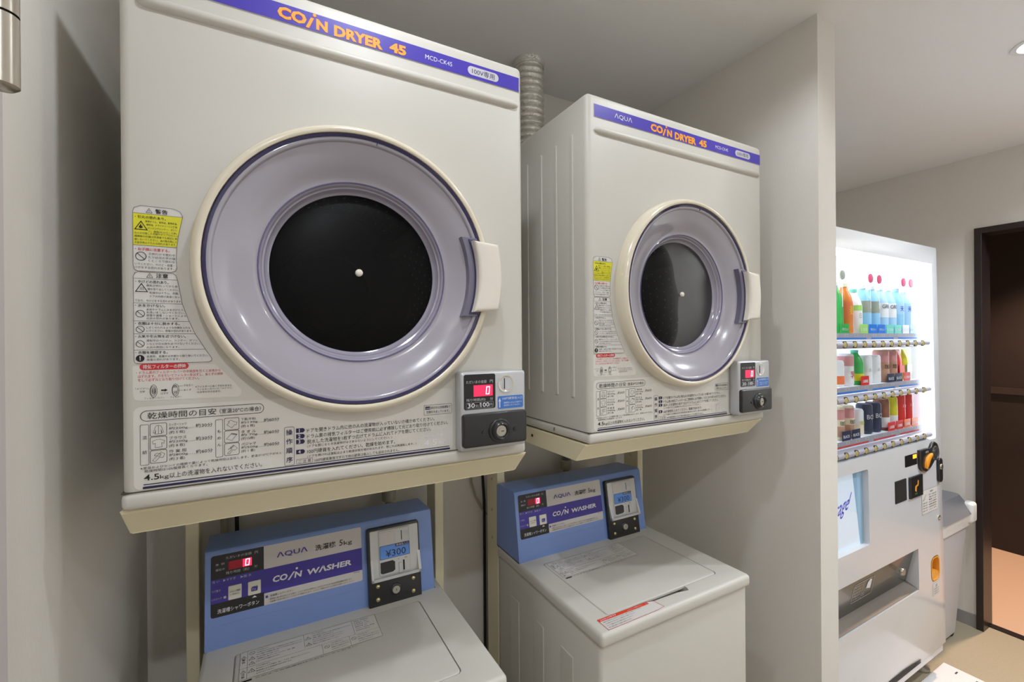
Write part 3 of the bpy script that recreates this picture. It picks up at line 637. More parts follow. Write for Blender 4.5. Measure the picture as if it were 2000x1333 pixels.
# ================================================================== dryer stands
def make_stand(loc, label):
    t = thing('dryer_stand', loc, label, 'stand', 'steel dryer stands')
    # local: x 0..0.642 along the dryer, y 0 at the dryer front; shelf tray with sloping skirts
    zt, zb = 1.266, 1.221
    T = [(-0.004, 0.010), (0.649, 0.010), (0.649, 0.520), (-0.004, 0.520)]; B = [(-0.001, 0.050), (0.646, 0.050), (0.646, 0.520), (-0.001, 0.520)]
    MB().box(-0.003, 0.648, 0.011, 0.520, zt - 0.004, zt - 0.0005).build('shelf', 'stand_beige', t)
    for (i, j) in ((0, 1), (3, 0), (1, 2)):
        b = MB(); q = [(*T[i], zt - 0.001), (*T[j], zt - 0.001), (*B[j], zb), (*B[i], zb)]
        cen = Vector((0.32, 0.28, 1.24)); qs = [Vector(x) for x in q]; n = (qs[1] - qs[0]).cross(qs[3] - qs[0]).normalized()
        if n.dot(cen - qs[0]) < 0: n = -n
        n *= 0.002
        b.add(qs + [x + n for x in qs], [(0, 1, 2, 3), (7, 6, 5, 4), (0, 4, 5, 1), (1, 5, 6, 2), (2, 6, 7, 3), (3, 7, 4, 0)]); b.build('shelf_skirt', 'stand_beige', t)
    MB().box(0.001, 0.644, 0.050, 0.070, zb - 0.001, zb + 0.001).build('shelf_lip', 'stand_beige', t)
    for x0 in (0.011, 0.612):
        MB().rbox(x0, x0 + 0.026, 0.476, 0.552, 0.0, zt - 0.004, 0.0015, 1).build('leg', 'stand_beige', t)
        for z in (0.86, 0.95, 1.05): MB().rbox(x0 - 0.002, x0 + 0.001, 0.510, 0.518, z, z + 0.008, 0.0015, 2).build('bolt', 'satin_metal', t)
        MB().rbox(x0, x0 + 0.026, 0.05, 0.476, 0.0, 0.03, 0.002, 1).build('foot', 'stand_beige', t)
    for y in (0.235,): MB().rbox(-0.0055, -0.001, y, y + 0.006, 1.243, 1.250, 0.001, 1).build('bolt', 'black_matte', t)
    return t
S1 = make_stand((-0.171, 0.80, 0), 'beige steel stand with sloping skirt under the left coin dryer')
S2 = copy_tree(S1); S2.location = (0.637, 0.80, -0.003); S2['label'] = 'beige steel stand under the right coin dryer, beside the partition'

# ================================================================== coin washer
def make_washer(loc, label):
    t = thing('coin_washer', loc, label, 'washing machine', 'coin washers under the dryers')
    o = MB().rbox(0.004, 0.519, 0.010, 0.500, 0.03, 0.826, 0.010, 3).build('body', 'cream_enamel', t); smooth_by_angle(o)
    for y in (0.11, 0.24, 0.37):
        for x0, x1 in ((0.0022, 0.006), (0.517, 0.5208)): MB().rbox(x0, x1, y, y + 0.05, 0.10, 0.74, 0.0015, 2).build('side_rib', 'cream_enamel', t)
    for x in (0.06, 0.46):
        for y in (0.06, 0.44): MB().lathez([(0.0, 0.0), (0.022, 0.0), (0.020, 0.034)], x, y, 16).build('foot', 'rubber_black', t)
    top = MB().rbox(0.0, 0.523, 0.0, 0.502, 0.8225, 0.855, 0.010, 4).build('top_cover', 'cream_enamel', t)
    c1 = MB().prism(rrect(0.0585, 0.0490, 0.4495, 0.3310, 0.012), topf(0.0), 0.8480, 0.87).build('c', 'seam_dark')
    c2 = MB().prism([(0.125, 0.0530), (0.150, 0.0420), (0.280, 0.0370), (0.312, 0.0310), (0.318, 0.0400), (0.318, 0.0700), (0.125, 0.0700)], topf(0.0), 0.8330, 0.88).build('c', 'seam_dark')
    cut(top, [c1, c2]); smooth_by_angle(top)
    lid = MB().prism([p for p in rrect(0.0605, 0.0515, 0.4475, 0.3290, 0.011)], topf(0.0), 0.8484, 0.8556, None, 0.0025, 3).build('lid', 'cream_enamel', t); smooth_by_angle(lid)
    p = Print(topf(0.8556), 0.0002)
    x0, x1, y0, y1 = 0.0690, 0.3390, 0.2370, 0.3240; k = 'black_print'
    p.rect(x0, y0, x1, y1, 'label_film', 1); p.outline([(x0, y0), (x1, y0), (x1, y1), (x0, y1)], 0.0005, k)
    p.line((x0 + 0.013, y0), (x0 + 0.013, y1), 0.0005, k); p.line((x0, y0 + 0.034), (x0 + 0.150, y0 + 0.034), 0.0005, k)
    for xx, ya, yb in ((0.118, 0.040, 0.087), (0.150, 0.0, 0.034), (0.205, 0.0, 0.034), (0.218, 0.034, 0.087)): p.line((x0 + xx, y0 + ya), (x0 + xx, y0 + yb), 0.0005, k)
    p.line((x0 + 0.118, y0 + 0.034), (x1, y0 + 0.034), 0.0004, k)
    for yy, s in ((0.066, '警告'), (0.020, '注意')):
        p.warn(x0 + 0.0065, y0 + yy, 0.009); p.text(s[0], x0 + 0.0035, y0 + yy - 0.008, 0.006, 0.006); p.text(s[1], x0 + 0.0035, y0 + yy - 0.016, 0.006, 0.006)
    p.no(x0 + 0.021, y0 + 0.077, 0.005); p.warn(x0 + 0.021, y0 + 0.055, 0.011); p.warn(x0 + 0.021, y0 + 0.040, 0.011); p.warn(x0 + 0.021, y0 + 0.016, 0.012)
    p.warn(x0 + 0.126, y0 + 0.066, 0.011); p.warn(x0 + 0.126, y0 + 0.044, 0.011); p.no(x0 + 0.159, y0 + 0.021, 0.0048); p.no(x0 + 0.213, y0 + 0.021, 0.0048)
    ln = ['けがの恐れあり。', '・脱水槽が完全に止まるまでは、中の洗濯物などに手などを触れないでください。', 'ゆるい回転でも洗濯物が手に巻きついてけがをする恐れがあります。', '特にお子様にはご注意ください。', '・洗濯機の上に乗ったりしないでください。変形、破損', 'によってけがの原因になります。']
    for i, s in enumerate(ln): p.text(s, x0 + 0.029, y0 + 0.0790 - 0.0072 * i, 0.0036, min(0.086, 0.0036 * len(s) * 0.78), k)
    ln = ['やけどの恐れあり。', '・温水で使用する場合は、お湯に直接手を触れないでください。', '・感電・漏電・火災の恐れあり。', '水につけたり水をかけたりしないでください。', 'お手入れの際は電源プラグを抜いてください。', '異常のときは使用を中止してください。']
    for i, s in enumerate(ln): p.text(s, x0 + 0.134, y0 + 0.0790 - 0.0072 * i, 0.0036, min(0.080, 0.0036 * len(s) * 0.82), k)
    ln = ['洗濯容量・標準使用水量', '定格電圧  100V', '洗濯容量  5.0kg', '標準水量  47L', '50Hz / 60Hz 共用', '標準使用水量 5kg']
    for i, s in enumerate(ln): p.text(s, x0 + 0.222, y0 + 0.0790 - 0.0072 * i, 0.0034, min(0.044, 0.0034 * len(s) * 0.85), k)
    for xx, w in ((0.029, 0.118), (0.167, 0.036), (0.221, 0.046)):
        for i, s in enumerate(['けがの恐れあり。', '防水性のシートや衣類は、洗い・すすぎ・脱水をしないでください。', '異常振動により本体破損の恐れがあります。', '必ずお守りください。']): p.text(s, x0 + xx, y0 + 0.0268 - 0.0072 * i, 0.0035, min(w, 0.0035 * len(s) * 0.9), k)
    p.rrect(x0 + 0.002, y0 - 0.008, x0 + 0.022, y0 - 0.0035, 0.002, 'black_print', 2); p.text('このような洗濯物は入れないでください。', x0 + 0.028, y0 - 0.0075, 0.0035, 0.19, k)
    p.build('lid_label', lid, 'printed caution label on the lid')
    # blue control housing
    yz = [(0.3650, 0.8545), (0.3925, 1.0440), (0.3965, 1.0505), (0.4040, 1.0530), (0.5000, 1.0490), (0.5060, 1.0430), (0.5080, 0.8545)]
    o = MB().prism(yz, (Vector((0.003, 0, 0)), Y_, Z_, X_), 0.0, 0.500, None, 0.004, 3).build('control_housing', 'panel_blue', t); smooth_by_angle(o, 30)
    MB().rbox(0.002, 0.504, 0.366, 0.506, 0.8535, 0.8560, 0.0006, 1).build('housing_seam', 'seam_dark', t)
    tv = Vector((0, 0.0275, 0.1895)).normalized(); nv = Vector((0, -tv.z, tv.y)); fr = (Vector((0.003, 0.3650, 0.8545)), X_, tv, nv)
    # soft pressed line under the label
    MB().prism(rrect(0.012, 0.044, 0.318, 0.0465, 0.001), fr, -0.001, 0.0006).build('housing_ridge', 'panel_blue', t)
    lp = MB().prism(rrect(0.0105, 0.0640, 0.3195, 0.1890, 0.004), fr, -0.001, 0.0006).build('control_label', 'panel_white', t)
    fr2 = (fr[0] + nv * 0.0006, X_, tv, nv); p = Print(fr2, 0.0002)
    p.poly([(0.1094, 0.0640), (0.1094, 0.1890), (0.0145, 0.1890), (0.0117, 0.1878), (0.0105, 0.1850), (0.0105, 0.0680), (0.0117, 0.0652), (0.0145, 0.0640)], 'display_black', 1)
    p.rect(0.1094, 0.0890, 0.3195, 0.1400, 'panel_purple', 1); p.rect(0.0105, 0.0922, 0.1094, 0.1405, 'panel_purple', 2)
    p.text('ΛQUΛ', 0.1350, 0.1570, 0.0130, 0.0640, 'panel_purple', 0.015); p.text('洗濯機', 0.2150, 0.1555, 0.0130, 0.0455, 'black_print', 0.012); p.text('5', 0.2680, 0.1555, 0.0135, 0.0075, 'black_print', 0.0, 0.1); p.text('kg', 0.2785, 0.1525, 0.0120, 0.0190, 'black_print')
    w = 'white_print'
    p.text('CO', 0.1255, 0.1075, 0.0135, 0.0300, w, 0.035, 0.15); p.poly([(0.1560, 0.1055), (0.1600, 0.1055), (0.1720, 0.1215), (0.1682, 0.1215)], w, 3); p.disc(0.1755, 0.1268, 0.0024, w, 3)
    p.text('N', 0.1700, 0.1070, 0.0130, 0.0145, w, 0.035, 0.15); p.text('WΛSHER', 0.1950, 0.1062, 0.0132, 0.1000, w, 0.035, 0.15)
    g = 'grey_print'
    p.text('ただいまの金額', 0.0378, 0.1778, 0.0055, 0.0480, g); p.text('円', 0.0920, 0.1770, 0.0058, 0.0062, g); p.text('金  額', 0.0188, 0.1680, 0.0045, 0.0165, g); p.text('運転中', 0.0188, 0.1568, 0.0046, 0.0165, g)
    p.text('残り時間（約）', 0.0378, 0.1462, 0.0060, 0.0430, g); p.text('分', 0.0910, 0.1478, 0.0058, 0.0062, g)
    p.rect(0.0425, 0.1548, 0.0860, 0.1718, 'led_dim', 2); p.rect(0.0690, 0.1550, 0.0860, 0.1716, 'led_back', 3)
    for a, c in (((0, 0), (1, 0)), ((1, 0), (1, .5)), ((1, .5), (1, 1)), ((0, 1), (1, 1)), ((0, .5), (0, 1)), ((0, 0), (0, .5))):
        q = [(0.0740 + e * 0.0066 + 0.0012 * f, 0.1572 + f * 0.0125) for e, f in (a, c)]; p.line(q[0], q[1], 0.0016, 'led_digit', 4)
    p.text('洗 い', 0.0128, 0.1335, 0.0050, 0.0130, g); p.text('▶すすぎ', 0.0330, 0.1330, 0.0052, 0.0230, g); p.text('▶脱 水', 0.0650, 0.1325, 0.0052, 0.0205, g)
    p.text('つけ置き', 0.0115, 0.1150, 0.0044, 0.0165, g); p.text('ふたロック', 0.0115, 0.0990, 0.0044, 0.0190, g); p.rrect(0.0335, 0.0985, 0.0385, 0.1035, 0.0015, g, 3)
    p.text('洗濯槽シャワーボタン', 0.0226, 0.0705, 0.0090, 0.0770, w); p.poly([(0.0860, 0.0862), (0.0955, 0.0862), (0.0908, 0.0900)], w, 3)
    p.rrect(0.1120, 0.0785, 0.1170, 0.0835, 0.001, 'panel_purple', 3); p.text('洗濯槽シャワーボタン', 0.1210, 0.0790, 0.0048, 0.0470, 'soft_print')
    p.text('・硬貨投入後10秒以内にふたを開け、シャワーボタンを押すと、ふたロックするまで約30秒間洗濯槽を洗浄します。', 0.1185, 0.0727, 0.0036, 0.1770, 'soft_print'); p.text('・洗濯槽の洗浄が終わるとふたロックが解除されます。ふたロック解除させてから洗剤と衣類を入れてください。', 0.1185, 0.0672, 0.0036, 0.1820, 'soft_print'); p.text('MCW-C50', 0.2990, 0.0850, 0.0026, 0.0140, 'soft_print')
    p.build('printed_text', lp)
    for u0, u1, v0, v1 in ((0.0420, 0.0668, 0.0930, 0.1215), (0.0785, 0.1033, 0.0925, 0.1208)):
        o = MB().prism(rrect(u0, v0, u1, v1, 0.002), fr, 0.0, 0.0026, None, 0.001, 2).build('push_button', 'button_cream', lp)
    p = Print((fr[0] + nv * 0.0026, X_, tv, nv), 0.0002)
    p.text('ふたロック解除', 0.0440, 0.1078, 0.0042, 0.0205, 'soft_print'); p.text('(一時停止)', 0.0450, 0.1020, 0.0034, 0.0175, 'soft_print')
    p.poly([(0.0850, 0.1000), (0.0965, 0.1000), (0.0975, 0.1080), (0.0955, 0.1115), (0.0945, 0.1085), (0.0925, 0.1100), (0.0860, 0.1095), (0.0845, 0.1070)], 'panel_purple', 2)
    for i in range(3): p.line((0.0860 + 0.003 * i, 0.1080 - 0.001 * i), (0.0875 + 0.003 * i, 0.1020), 0.0006, 'button_cream', 3)
    p.build('button_print', lp)
    # coin acceptor
    ca = MB().prism(rrect(0.3308, -0.0060, 0.4617, 0.1815, 0.006), fr, -0.001, 0.0120, None, 0.003, 2).build('coin_acceptor', 'black_plastic', t); smooth_by_angle(ca)
    cs = MB().prism(rrect(0.3370, 0.0600, 0.4575, 0.1755, 0.003), fr, 0.0, 0.0140, None, 0.001, 1).build('acceptor_plate', 'coin_silver', ca)
    hop = MB()   # projecting lower tray
    O_ = fr[0]
    def FP(u, v, d): return O_ + X_ * u + tv * v + nv * d
    prof = [(0.014, 0.108), (0.024, 0.064), (0.024, 0.058), (0.012, 0.058)]
    for ua, ub in ((0.3370, 0.3420), (0.4530, 0.4600)):
        q = [FP(ua, v, d) for d, v in prof] + [FP(ub, v, d) for d, v in prof]; hop.add(q, [(0, 1, 2, 3), (7, 6, 5, 4), (0, 4, 5, 1), (1, 5, 6, 2), (2, 6, 7, 3), (3, 7, 4, 0)])
    q = [FP(u, v, d) for u in (0.3370, 0.4600) for d, v in ((0.012, 0.058), (0.024, 0.058), (0.024, 0.0645), (0.012, 0.0645))]; hop.add(q, [(0, 1, 2, 3), (7, 6, 5, 4), (0, 4, 5, 1), (1, 5, 6, 2), (2, 6, 7, 3), (3, 7, 4, 0)])
    hop.build('acceptor_tray', 'coin_silver', ca)
    MB().prism(rrect(0.3570, 0.0665, 0.4345, 0.1735, 0.003), fr, 0.010, 0.0162, None, 0.0012, 1).build('acceptor_block', 'coin_silver', ca)
    MB().prism(rrect(0.3590, 0.1395, 0.3950, 0.1700, 0.003), fr, 0.010, 0.0168, None, 0.0005, 1).build('blank_plate', 'panel_white', ca)
    p = Print((O_ + nv * 0.0162, X_, tv, nv), 0.0002)
    p.rrect(0.3590, 0.1048, 0.4338, 0.1370, 0.002, 'navy_print', 1); p.rrect(0.3600, 0.1058, 0.4328, 0.1360, 0.0018, 'lcd_blue', 2); p.rrect(0.3980, 0.1298, 0.4325, 0.1368, 0.001, 'navy_print', 3)
    p.text('硬貨投入口', 0.4000, 0.1307, 0.0050, 0.0305, w, 0.0, 0, 4); p.text('¥300', 0.3735, 0.1085, 0.0165, 0.0500, 'navy_print', 0.0, 0, 3)
    p.rrect(0.4132, 0.1430, 0.4152, 0.1660, 0.0005, 'black_matte', 2); p.text('100', 0.4195, 0.1540, 0.0095, 0.0125, 'grey_print'); p.outline(rrect(0.3975, 0.1400, 0.4330, 0.1705, 0.002), 0.0005, 'grey_print')
    p.text('札', 0.4035, 0.0975, 0.0034, None, 'soft_print'); p.text('返却', 0.4195, 0.0975, 0.0034, None, 'soft_print')
    p.rrect(0.4155, 0.0700, 0.4195, 0.0945, 0.0015, 'black_matte', 2)
    p.build('acceptor_print', ca)
    MB().prism([(0.3600, 0.0740), (0.3650, 0.0715), (0.3900, 0.0725), (0.3955, 0.0760), (0.3955, 0.0950), (0.3900, 0.0990), (0.3600, 0.0985)], fr, 0.014, 0.0180, None, 0.001, 1).build('return_lever', 'black_plastic', ca)
    MB().prism(rrect(0.4045, 0.0655, 0.4120, 0.0900, 0.0015), fr, 0.014, 0.0185, None, 0.001, 1).build('coin_guide', 'coin_silver', ca)
    for u, v in ((0.3525, 0.0450), (0.3520, 0.0150), (0.4405, 0.0440), (0.4395, 0.0135)):
        b = MB(); rs = [(0.0058, 0.0115), (0.0054, 0.0140), (0.0038, 0.0160), (0.0, 0.0168)]; n = 18; vv = []; ff = []
        for i in range(n):
            a = 2 * math.pi * i / n
            for r, d in rs: vv.append(FP(u + r * math.cos(a), v + r * math.sin(a), d))
        for i in range(n):
            for k2 in range(3): ff.append((i * 4 + k2, ((i + 1) % n) * 4 + k2, ((i + 1) % n) * 4 + k2 + 1, i * 4 + k2 + 1))
        b.add(vv, ff, None, True); b.build('dome_bolt', 'brass_metal', ca)
    b = MB(); rs = [(0.0150, 0.0118), (0.0135, 0.0140), (0.0100, 0.0145)]; n = 28; vv = []; ff = []
    for i in range(n):
        a = 2 * math.pi * i / n
        for r, d in rs: vv.append(FP(0.3965 + r * math.cos(a), 0.0280 + r * math.sin(a), d))
    for i in range(n):
        for k2 in range(2): ff.append((i * 3 + k2, ((i + 1) % n) * 3 + k2, ((i + 1) % n) * 3 + k2 + 1, i * 3 + k2 + 1))
    b.add(vv, ff, None, True); b.build('lock_collar', 'black_plastic', ca)
    pts = [(0.3965 + 0.0095 * math.cos(2 * math.pi * i / 28), 0.0280 + 0.0095 * math.sin(2 * math.pi * i / 28)) for i in range(28)]
    MB().prism(pts, fr, 0.012, 0.0165, None, 0.0008, 1).build('lock_cylinder', 'satin_metal', ca)
    MB().prism(rrect(0.3958, 0.0255, 0.3974, 0.0305, 0.0004), fr, 0.016, 0.0168).build('keyhole', 'black_matte', ca)
    return t
W1 = make_washer((-0.114, 0.765, 0), 'coin washer with blue control housing under the left dryer, nearest the camera')
W2 = copy_tree(W1); W2.location = (0.640, 0.765, 0); W2['label'] = 'coin washer with a red-bordered sticker on its top, beside the partition wall'
# red-bordered sticker that only the right washer shows
stk = MB().prism([(0.0270, 0.0080), (0.1790, 0.0080), (0.2020, 0.0110), (0.1960, 0.0400), (0.1780, 0.0450), (0.0270, 0.0480)], topf(0.8550), -0.0005, 0.0004).build('caution_sticker', 'label_white', W2)
stk['label'] = 'red and white caution sticker'
p = Print(topf(0.8554), 0.0002)
p.outline([(0.0270, 0.0080), (0.1790, 0.0080), (0.2020, 0.0110), (0.1960, 0.0400), (0.1780, 0.0450), (0.0270, 0.0480)], 0.0010, 'red_print')
p.poly([(0.0270, 0.0395), (0.1780, 0.0365), (0.1780, 0.0450), (0.0270, 0.0480)], 'orange_red', 1)
p.text('ふたロック中です', 0.0310, 0.0408, 0.0052, 0.0480, 'white_print', 0.02); p.text('(ふたロック解除ボタン)', 0.1120, 0.0395, 0.0035, 0.0480, 'white_print'); p.ring(0.1720, 0.0405, 0.0024, 0.0006, 'white_print', 3)
for i, s in enumerate(('・運転中は安全のためふたがロックされます。途中でふたを開けないでください。', '・ふたを開けるときはふたロック解除ボタンを押してください。', '・ロックが解除されるまで無理に開けないでください。', '注意  無理に開けると故障の原因になります。')): p.text(s, 0.0310, 0.0325 - 0.0068 * i, 0.0034, 0.0032 * len(s), 'soft_print')
p.build('printed_text', stk)

# ================================================================== duct, taps, cords behind the machines
dt = thing('exhaust_duct', (0.785, 1.29, 1.70), 'crinkled silver flexible exhaust duct rising behind the right dryer to the ceiling', 'duct')
b = MB(); n = 330; path = []; rad = []
for i in range(n + 1):
    s = i / n; z = s * 0.722
    off = 0.055 * max(0.0, (0.40 - z) / 0.40) ** 1.6
    path.append((-off, 0.0 - off * 0.2, z)); rad.append(0.0415 + 0.0085 * abs(math.sin(s * math.pi * 33)) ** 0.7 + random.uniform(-0.0006, 0.0006))
b.tube(path, rad, 40, None, False); b.build('flexible_tube', 'foil', dt)
b = MB().lathez([(0.048, 0.705), (0.0510, 0.705), (0.0540, 0.724), (0.050, 0.7249)], 0, 0, 40); b.build('collar', 'foil', dt)
def make_tap(loc, label):
    t = thing('water_tap', loc, label, 'tap', 'washer water taps')
    MB().lathe([(0.0, 0.0), (0.022, 0.0), (0.022, -0.006), (0.010, -0.010), (0.010, -0.045), (0.0, -0.045)], 0, 0, 20).build('wall_flange', 'chrome', t)
    MB().lathez([(0.0, 0.034), (0.016, 0.032), (0.018, 0.022), (0.013, 0.014), (0.012, -0.02), (0.016, -0.022), (0.017, -0.045), (0.012, -0.05)], 0, -0.045, 20).build('valve_body', 'satin_metal', t)
    MB().lathez([(0.012, -0.046), (0.020, -0.05), (0.020, -0.080), (0.011, -0.085), (0.010, -0.30)], 0, -0.045, 20).build('hose', 'hose_grey', t)
    MB().tube([(0.016, -0.05, -0.02), (0.024, -0.05, -0.03), (0.022, -0.05, -0.06)], 0.003, 8).build('clip', 'label_white', t)
    return t
make_tap((0.985, YB, 1.10), 'metal water tap with grey hose behind the right washer')
TP = make_tap((0.330, YB, 1.10), 'metal water tap with grey hose behind the left washer')
tag(MB().tube([(0.655, 1.405, 1.40), (0.655, 1.405, 1.06), (0.662, 1.405, 0.95), (0.662, 1.405, 0.40), (0.665, 1.405, 0.0)], 0.0045, 8).build('power_cord', 'rubber_black'), 'black power cord hanging down the back wall between the two stands', 'cord', 'cords and hoses behind the machines')
tag(MB().tube([(0.615, 1.407, 1.40), (0.613, 1.407, 1.06), (0.616, 1.407, 1.02), (0.630, 1.407, 0.97), (0.655, 1.407, 0.92), (0.69, 1.407, 0.88), (0.70, 1.407, 0.30)], 0.0035, 8).build('ground_wire', 'hose_grey'), 'thin pale wire curving down the back wall beside the black cord', 'wire', 'cords and hoses behind the machines')
tag(MB().tube([(-0.065, 1.405, 1.40), (-0.064, 1.405, 1.05), (-0.060, 1.405, 0.40), (-0.060, 1.405, 0.0)], 0.005, 8).build('power_cord', 'rubber_black'), 'black power cord hanging behind the left washer', 'cord', 'cords and hoses behind the machines')
tag(MB().tube([(-0.105, 1.40, 1.40), (-0.092, 1.40, 1.05), (-0.080, 1.40, 0.40), (-0.080, 1.40, 0.0)], 0.009, 10).build('drain_hose', 'hose_grey'), 'pale grey hose hanging behind the left washer', 'hose', 'cords and hoses behind the machines')

# ================================================================== vending machine
VX, VY, LEAN = 1.52, 0.828, -0.0142
vm = thing('vending_machine', (VX, VY, 0), 'tall white drinks vending machine with brightly lit window behind the partition', 'vending machine', None, (LEAN, 0, 0))
VW = 1.145
MB().rbox(0.006, VW - 0.006, 0.085, 0.70, 0.10, 1.895, 0.004, 2).build('cabinet', 'vending_white', vm)
door = MB().rbox(0, VW, 0.0, 0.080, 0.1335, 1.9035, 0.006, 3).build('door', 'vending_white', vm)
cs = [MB().box(0.055, 1.0887, -0.1, 0.2, 1.052, 1.826).build('c', 'vending_white'),
      MB().prism(rrect(0.055, 0.719, 0.478, 1.003, 0.010), front(0.0), -0.2, 0.1).build('c', 'vending_white'),
      MB().box(0.055, 0.887, -0.1, 0.2, 0.436, 0.610).build('c', 'vending_white'),
      MB().prism(rrect(1.006, 0.4330, 1.096, 0.5410, 0.030), front(0.0), -0.035, 0.1).build('c', 'vending_white')]
cut(door, cs); smooth_by_angle(door)
cab = vm.children[0]
cut(cab, [MB().box(0.050, 1.0937, 0.0, 0.24, 1.047, 1.831).build('c', 'vending_white'), MB().box(0.05, 0.892, 0.0, 0.26, 0.43, 0.615).build('c', 'vending_white')])
MB().rbox(0.004, VW - 0.004, 0.010, 0.080, 0.093, 0.133, 0.003, 1).build('kick_plate', 'vending_white', vm)
b = MB()
for i in range(3): b.prism([(0.30, 0.1365 + 0.008 * i), (0.885, 0.1365 + 0.006 * i), (0.80, 0.1420 + 0.0075 * i), (0.72, 0.1440 + 0.0085 * i), (0.30, 0.1425 + 0.008 * i)], front(0.0), -0.001, 0.0015)
b.build('vent_grille', 'black_matte', vm)
# lit interior
x0, x1, z0, z1, yb = 0.050, 1.0937, 1.047, 1.831, 0.130
b = MB()
b.add([(x0, yb, z0), (x1, yb, z0), (x1, yb, z1), (x0, yb, z1)], [(0, 1, 2, 3)]); b.build('glow_back_panel', 'back_glow', vm)  # white back panel; its glow is added to blow out the window
b = MB()
b.box(x0, x0 + 0.004, 0.012, yb, z0, z1); b.box(x1 - 0.004, x1, 0.012, yb, z0, z1); b.box(x0, x1, 0.012, yb, z0, z0 + 0.004); b.box(x0, x1, 0.012, yb, z1 - 0.004, z1)
b.build('interior_liner', 'vending_inner', vm)
MB().rbox(1.0760, 1.0860, 0.020, 0.030, 1.06, 1.815, 0.003, 1).build('light_tube', 'led_tube', vm)
MB().rbox(0.070, 1.070, 0.022, 0.034, 1.808, 1.820, 0.003, 1).build('light_tube', 'led_tube', vm)
MB().rbox(0.0580, 0.0680, 0.020, 0.030, 1.06, 1.815, 0.003, 1).build('light_tube', 'led_tube', vm)
MB().rbox(1.028, 1.0890, 0.118, 0.129, 1.052, 1.826, 0.002, 1).build('back_corner_strip', 'vending_inner', vm)  # no post here: added strip for the reflecting corner of the back wall
MB().box(0.052, 1.0917, 0.006, 0.010, 1.049, 1.829).build('window_glass', 'clear_glass', vm)
btn = None
for zi, (zr, xb) in enumerate(((1.4745, 0.3413), (1.2705, 0.3400), (1.0695, 0.3348))):
    n = 14; prof = [(0.030 - 0.027 * math.sin(math.pi * i / n), zr - 0.0155 * math.cos(math.pi * i / n)) for i in range(n + 1)]
    rail = MB().prism(prof, (Vector((0, 0, 0)), Y_, Z_, X_), 0.056, 1.070, None, 0.006, 3).build('button_rail', 'rail_grey', vm)
    xs = [xb + 0.0727 * k for k in range(-3, 10) if xb + 0.0727 * k > 0.09]
    cc = MB()
    for x in xs: cc.prism([(x + 0.0146 * math.cos(2 * math.pi * i / 24), zr + 0.0130 * math.sin(2 * math.pi * i / 24)) for i in range(24)], front(0.0), -0.0100, 0.02)
    cut(rail, [cc.build('c', 'rail_grey')]); smooth_by_angle(rail, 30)
    sh = MB().box(0.056, 1.035, 0.034, 0.118, zr + 0.0400, zr + 0.0430).build('display_shelf', 'vending_inner', vm)
    MB().box(0.056, 1.037, 0.0310, 0.0340, zr + 0.0180, zr + 0.0430).build('shelf_edge', 'rail_grey', vm)
    p = Print(front(0.0310), 0.0002)
    colr = ('goods_blue', 'goods_blue', 'goods_red')[zi]
    for s0, s1 in ((0.06, 0.56), (0.60, 0.79), (0.83, 1.010)): p.rect(s0, zr + 0.0205, s1, zr + 0.0260, colr, 1)
    for k in range(10): p.rect(xb + 0.0725 * k - 0.018, zr + 0.0300, xb + 0.0725 * k + 0.008, zr + 0.0400, 'grey_print', 1); p.text('130', xb + 0.0725 * k - 0.005, zr + 0.0320, 0.0060, None, 'soft_print', 0, 0, 2, 'c')
    p.build('price_strip', vm)
    for x in xs:
        if btn is None:
            bb = MB(); bb.lathe([(0.0145, 0.0045), (0.0145, 0.0095), (0.0100, 0.0095)], 0, 0, 24, 'button_black')
            bb.lathe([(0.0118, 0.0095), (0.0117, 0.0044), (0.0110, 0.0036), (0.0, 0.0033)], 0, 0, 24, 'button_gold')
            bb.v = [(a, b_, c * 0.89) for a, b_, c in bb.v]; btn = bb.build('selection_button', 'button_gold', vm); o = btn
        else:
            o = btn.copy(); COL.objects.link(o); o.parent = vm
        o.location = (x, 0.0, zr)
# backlit lower panel with the script word
b = MB(); b.box(0.050, 0.483, 0.020, 0.024, 0.714, 1.008); pn = b.build('lower_panel', 'lightbox_soft', vm)
MB().add([(0.402, 0.0195, 1.003), (0.478, 0.0195, 1.003), (0.478, 0.0195, 0.719), (0.452, 0.0195, 0.719)], [(3, 2, 1, 0)]).build('lower_panel_corner', 'goods_paleblue', vm)
p = Print(front(0.0195), 0.0006)
p.text('Beverage', 0.150, 0.808, 0.075, 0.205, 'script_blue', 0.0, 0.45, 3, 'l', 0.20); p.line((0.372, 0.888), (0.392, 0.925), 0.004, 'script_blue', 3)
for a in (95, 140, 185, 230, 300, 350, 40):
    c, s = math.cos(math.radians(a)), math.sin(math.radians(a)); cx, cz = 0.235, 0.905
    p.poly([(cx + 0.018 * c, cz + 0.018 * s), (cx + 0.032 * c - 0.010 * s, cz + 0.032 * s + 0.010 * c), (cx + 0.055 * c, cz + 0.055 * s), (cx + 0.032 * c + 0.010 * s, cz + 0.032 * s - 0.010 * c)], 'orange_plastic', 2)
p.build('lower_panel_print', vm)
MB().prism(rrect(0.050, 0.714, 0.483, 1.008, 0.012), front(0.0), -0.0190, -0.0185).build('panel_pane', 'clear_glass', vm)
